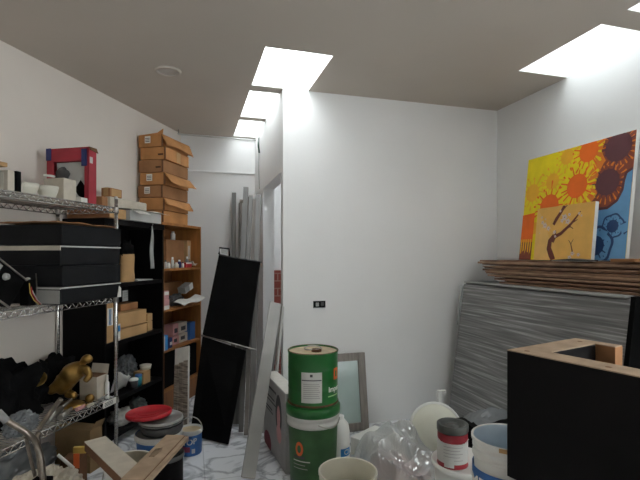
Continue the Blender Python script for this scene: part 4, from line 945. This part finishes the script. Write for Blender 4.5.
# ------------------------------------------------------------------ wrapped panel stack and boards
a_t, a_b, th, zt = 1.52, 1.36, .34, 1.145
root = thing('wrapped_bundle', 'large stack of panels in grey stretch wrap leaning on the right wall', 'wrapped stack', Rp(1.52, -.85, 0), AR)
lean = math.atan2(a_t-a_b, zt)
lo, hi = -.78, .75                                     # along b
def slab(x0, x1, y0, y1, z0, z1): return [(x0+(z/zt)*.16-.16, y, z) for z, y in ((z0, y0), (z0, y1), (z1, y1), (z1, y0))]
b = MB(); b.prism([(-.16, lo, .002), (.0, lo, zt), (.34, lo, zt), (.22, lo, .002)], (0, hi-lo, 0), WRAP)
bmesh.ops.bevel(b.bm, geom=b.bm.edges[:], offset=.02, segments=3, affect='EDGES'); b.obj('wrapped_body', root)
b = MB(); b.prism([(-.163, lo-.004, .002), (-.003, lo-.004, zt+.003), (.342, lo-.004, zt+.003), (.222, lo-.004, .002)], (0, .028, 0), BLACKM); b.obj('end_protector', root)  # black strip puts the shade of the near end into the colour
b = MB(); b.prism([(-.01, lo+.05, zt-.006), (-.006, lo+.05, zt+.004), (.05, lo+.05, zt+.005), (.05, lo+.05, zt-.006)], (0, hi-lo-.08, 0), GREY); b.obj('top_edge_wrap', root)
b = MB()
for k in range(2): b.tube(smooth([Vector((-.005-.006*k, hi-.012+.008*k, zt-.03)), Vector((-.03, hi+.006, zt-.2)), Vector((-.05, hi+.004, zt-.36))]), .006, FILM, 6)
b.obj('loose_film', root)
# hardboard sheets lying on it
zc = zt+.006; N = 13; hts = []
for k in range(N):
    th = random.choice([.010, .012, .014, .016, .010]); gap = [.0, .001, .004, .0, .006][k % 5]
    far = -.50+.42*(k/(N-1))**.75+random.uniform(-.03, .01); near = -1.66+random.uniform(-.06, .06)
    a0 = 1.60+random.uniform(-.03, .05); a1 = 1.925
    a0 += .07*k/(N-1)
    q = MB(); q.box2((0, 0, 0), (a1-a0, far-near, th), HARDL if k in (1, 4, 6, 9, 11) else HARD, .001)
    o = q.obj('hardboard_sheet', loc=Rp(a0, near, zc), rot=AR)
    lab = ['lowest hardboard sheet, resting on the wrapped panels'] + ['brown hardboard sheet number %s up from the wrapped panels' % w for w in ('two', 'three', 'four', 'five', 'six', 'seven', 'eight', 'nine', 'ten', 'eleven', 'twelve')] + ['topmost brown hardboard sheet, carrying the two paintings']
    tag(o, lab[k], 'board', 'hardboard sheets on the wrapped panels')
    zc += th+gap
    if k == N-1: zc -= gap
print('board top', zc)
ZP = zc+.001

# ------------------------------------------------------------------ paintings (flat colour shapes on canvas)
def pm(n, c): return mat('paint_'+n, c, .55, var=.05, scale=12)
Y1, Y2, OR, OR2, BR, BR2, BL1, BL2, OC = pm('yellow', (.93, .74, .012)), pm('amber', (.94, .50, .03)), pm('orange', (.92, .17, .012)), pm('deep_orange', (.84, .24, .03)), pm('brown', (.30, .075, .04)), pm('plum', (.13, .045, .055)), pm('blue', (.15, .36, .62)), pm('navy', (.03, .075, .20)), pm('ochre', (.88, .50, .12))
TR2, PB = pm('trunk', (.18, .045, .03)), pm('blossom', (.74, .58, .52))
class Canvas:
    def __init__(s, w, h, x, z=None): s.b = MB(); s.w = w; s.h = h; s.l = 0; s.x = x
    def poly(s, pts, m):
        s.l += 1; y = -.0002-.000016*s.l
        bm = s.b.bm; vs = [bm.verts.new((min(max(p[0], 0), 1)*s.w, y, min(max(p[1], 0), 1)*s.h)) for p in pts]
        es = []
        f = bm.faces.new(vs); f.material_index = s.b.mi(m); f.normal_update()
        bmesh.ops.triangulate(bm, faces=[f])
    def splash(s, cx, cy, r, n, m, sp=1.5, seed=0):
        rg = random.Random(seed); asp = s.h/s.w; pts = []
        for k in range(n):
            a0 = 2*PI*k/n; sr = r*sp*rg.uniform(.85, 1.2)
            for f_, rr_ in ((-.5, r), (-.14, r*1.02), (-.07, sr*.96), (.07, sr*.96), (.14, r*1.02)):
                a_ = a0+f_*2*PI/n; pts.append((cx+rr_*math.cos(a_)*asp, cy+rr_*math.sin(a_)))
        s.poly(pts, m)
    def drops(s, cx, cy, r0, r1, n, m, w=.016, seed=0, ang=(0, 2*PI)):
        rg = random.Random(seed); asp = s.h/s.w
        for k in range(n):
            a_ = ang[0]+(ang[1]-ang[0])*(k+.5)/n; q0, q1 = r0*rg.uniform(.95, 1.1), r1*rg.uniform(.8, 1.1)
            c_, s_ = math.cos(a_), math.sin(a_); pts = []
            for (rr_, ww) in ((q0, w*.4), (q1, w), (q1+w, w*.6)): pts.append((rr_, ww))
            pp = [(cx+(r_*c_-w_*s_)*asp, cy+r_*s_+w_*c_) for r_, w_ in pts]+[(cx+(r_*c_+w_*s_)*asp, cy+r_*s_-w_*c_) for r_, w_ in pts[::-1]]
            s.poly(pp, m)
    def disc(s, cx, cy, r, m, n=24, amp=0, fr=7):
        asp = s.h/s.w
        s.poly([(cx+r*(1+amp*math.sin(fr*2*PI*k/n))*math.cos(2*PI*k/n)*asp, cy+r*(1+amp*math.sin(fr*2*PI*k/n))*math.sin(2*PI*k/n)) for k in range(n)], m)
    def stroke(s, pts, w, m):
        asp = s.h/s.w; P = [Vector((p[0]/asp, p[1])) for p in pts]; L_, R_ = [], []
        for k, p in enumerate(P):
            t = (P[min(k+1, len(P)-1)]-P[max(k-1, 0)]).normalized(); nn = Vector((-t.y, t.x)); ww = w[k] if isinstance(w, list) else w
            L_.append(p+nn*ww); R_.append(p-nn*ww)
        for k in range(len(P)-1): s.poly([((q.x)*asp, q.y) for q in (L_[k], L_[k+1], R_[k+1], R_[k])], m)
def painting(label, a, b0, b1, z0, h, lean):
    w = abs(b1-b0)
    # local x runs towards the camera along the wall (-E2), local -y faces the room
    root = thing('painting', label, 'painting', Rp(a, b0, z0+.004), (0, 0, 0), 'canvases leaning on the right wall')
    M = Matrix((-E2, E1, Vector((0, 0, 1)))).transposed().to_4x4()
    root.rotation_euler = (M @ Matrix.Rotation(-lean, 4, 'X')).to_euler()
    q = MB(); q.box2((0, .0005, 0), (w, .028, h), WHITE, .001); q.obj('stretcher', root)
    return root, w
rt, w = painting('large canvas of orange suns and blue blots leaning on the right wall', 1.805, -.435, -1.335, ZP, .795, R(6.5))
cv = Canvas(w, .795, 0)
cv.poly([(0, 0), (1, 0), (1, 1), (0, 1)], Y1)
cv.poly([(.0, .36), (.3, .36), (.62, .70), (.72, 1), (1, 1), (1, .3), (.55, .3), (.3, .25), (0, .25)], Y2)
for (x, y, sd) in ((.085, .66, 1), (.30, .74, 2), (.43, .93, 3), (.30, .52, 4), (.56, .66, 5)): cv.splash(x, y, .115, 15, Y1, 1.5, sd+50)
cv.poly([(.66, 1), (.70, .82), (.64, .70), (.68, .58), (.60, .47), (.63, .36), (.75, .45), (.9, .5), (1, .6), (1, 1)], OR2)
cv.drops(.63, .93, .09, .17, 14, Y1, .014, 9); cv.drops(.56, .64, .10, .21, 18, Y1, .016, 8)
cv.poly([(.77, 1), (.74, .90), (.78, .82), (.735, .72), (.71, .62), (.74, .54), (.63, .42), (.60, .30), (.75, .34), (.9, .45), (1, .6), (1, 1)], BR)
for (x, y, r_, m_, sd) in ((.085, .655, .085, Y2, 11), (.30, .73, .075, Y2, 12), (.43, .93, .07, Y2, 13), (.63, .93, .095, OR, 14), (.55, .645, .105, OR, 15), (.29, .50, .11, OR, 16)):
    cv.splash(x, y, r_, 13, m_, 1.55, sd)
    cv.drops(x, y, r_*1.5, r_*1.9, 12, m_, .010, sd+3, (.2, 2*PI+.2))
cv.drops(.87, .90, .12, .17, 22, OR2, .008, 4); cv.drops(.81, .63, .12, .16, 22, OR2, .008, 5)
cv.splash(.875, .90, .115, 16, BR2, 1.25, 21); cv.splash(.815, .63, .105, 16, BR2, 1.25, 22)
edge = [(.60, .36), (.66, .41), (.74, .42), (.83, .42), (.90, .47), (.935, .55), (.94, .62), (.955, .68), (1.0, .705)]
cv.poly(edge+[(1, 0), (.5, 0), (.5, .36)], BL1); cv.stroke(edge, .011, BR2)
for (x, y, r_, sd) in ((.885, .27, .05, 31), (.76, .12, .08, 32)):
    cv.disc(x, y, r_*2.0, BL2, 40, .05, 6); cv.disc(x, y, r_*1.72, BL1, 40, .05, 6); cv.splash(x, y, r_, 12, BL2, 1.3, sd)
    cv.drops(x, y, r_*1.45, r_*1.6, 12, BL2, .006, sd)
cv.stroke([(.80, .22), (.845, .20)], .03, BL1); cv.stroke([(.96, .24), (1.0, .26)], .045, BL2); cv.stroke([(.95, .24), (1.0, .26)], .035, BL1)
cv.poly([(0, .17), (0, .44), (.14, .455), (.14, .17)], OR); cv.poly([(0, 0), (0, .17), (.14, .17), (.14, 0)], BR)
for k in range(5): cv.poly([(.005+.027*k, .05+.03*(k % 2)), (.005+.027*k, .20), (.022+.027*k, .20), (.020+.027*k, .07+.02*(k % 3))], Y2)
cv.b.obj('canvas', rt, recalc=False)
rt, w = painting('small canvas of a blossoming branch in front of the large canvas', 1.715, -.69, -1.178, ZP, .375, R(6))
cv = Canvas(w, .375, 0); cv.poly([(0, 0), (1, 0), (1, 1), (0, 1)], OC)
cv.poly([(.0, .0), (.35, .0), (.28, .4), (.12, .8), (0, 1)], pm('gold', (.90, .55, .17)))
cv.stroke([(.37, .0), (.33, .10), (.28, .22), (.29, .36), (.36, .46)], [.06, .06, .055, .05, .04], TR2)
cv.stroke([(.33, .34), (.38, .44), (.37, .55)], [.04, .03, .02], TR2)
cv.stroke([(.33, .66), (.38, .77), (.46, .90), (.50, 1.0)], [.03, .035, .03, .03], TR2); cv.stroke([(.46, .9), (.55, 1.0)], [.02, .008], TR2)
cv.stroke([(.35, .42), (.48, .49), (.56, .57), (.64, .65), (.73, .78), (.78, .86)], [.035, .032, .028, .024, .016, .008], TR2)
cv.stroke([(.56, .57), (.63, .60), (.68, .56)], [.015, .01, .006], TR2); cv.stroke([(.64, .65), (.74, .72)], [.012, .006], TR2)
cv.stroke([(.70, .15), (.66, .30), (.62, .36)], [.012, .008, .004], TR2); cv.stroke([(.66, .28), (.70, .38)], [.008, .003], TR2)
for k, (x, y, r_) in enumerate([(.17, .66, .07), (.24, .60, .06), (.12, .72, .045), (.10, .82, .03), (.17, .78, .02), (.36, .52, .05), (.38, .44, .035), (.52, .78, .08), (.58, .70, .07), (.48, .72, .05), (.60, .82, .04), (.76, .82, .035), (.80, .78, .025), (.70, .12, .05), (.80, .10, .045), (.66, .05, .05), (.08, .52, .015), (.44, .90, .03)]):
    cv.splash(x, y, r_*.62, 5, PB, 1.5, k+80); cv.disc(x, y, r_*.16, pm('stamen', (.50, .20, .14)), 8)
cv.b.obj('canvas', rt, recalc=False)
root = thing('dark_folder', 'thin dark folder lying on the hardboard before the blossom painting', 'folder', Rp(1.61, -1.26, ZP+.0), AR+.12)
b = MB(); b.prism([(0, 0, .002), (0, .28, .002), (0, .27, .006), (0, .12, .017), (0, 0, .008)], (.085, 0, 0), GREYD); b.obj('cover', root)
b = MB(); b.box2((.004, .01, .0), (.083, .26, .0019), PAPER); b.obj('pages', root)
b = MB(); b.box2((0, 0, 0), (.10, .15, .018), CARDM, .002); tag(b.obj('small_carton', loc=Rp(1.62, -1.545, ZP), rot=AR), 'little flat brown carton on the hardboard at the right end', 'box')

# ------------------------------------------------------------------ daylight
wd = bpy.data.worlds.new('sky'); scene.world = wd; wd.use_nodes = True
bg = wd.node_tree.nodes['Background']; bg.inputs[0].default_value = (.935, .99, 1.0, 1); bg.inputs[1].default_value = 10.2

# ------------------------------------------------------------------ camera
cam = bpy.data.cameras.new('camera'); cam.sensor_fit = 'HORIZONTAL'; cam.sensor_width = 36; cam.lens = F/640*36; cam.shift_y = (CY-240)/640; cam.clip_start = .05
co = bpy.data.objects.new('camera', cam); COL.objects.link(co); co.location = (0, 0, EYE); co.rotation_euler = (R(90), 0, 0); scene.camera = co
vs = scene.view_settings; vs.view_transform = 'Standard'; vs.look = 'None'; vs.gamma = 1.0; vs.use_curve_mapping = False; vs.exposure = 0.0
scene.cycles.use_denoising = True; scene.cycles.max_bounces = 12; scene.cycles.diffuse_bounces = 8; scene.cycles.transparent_max_bounces = 16
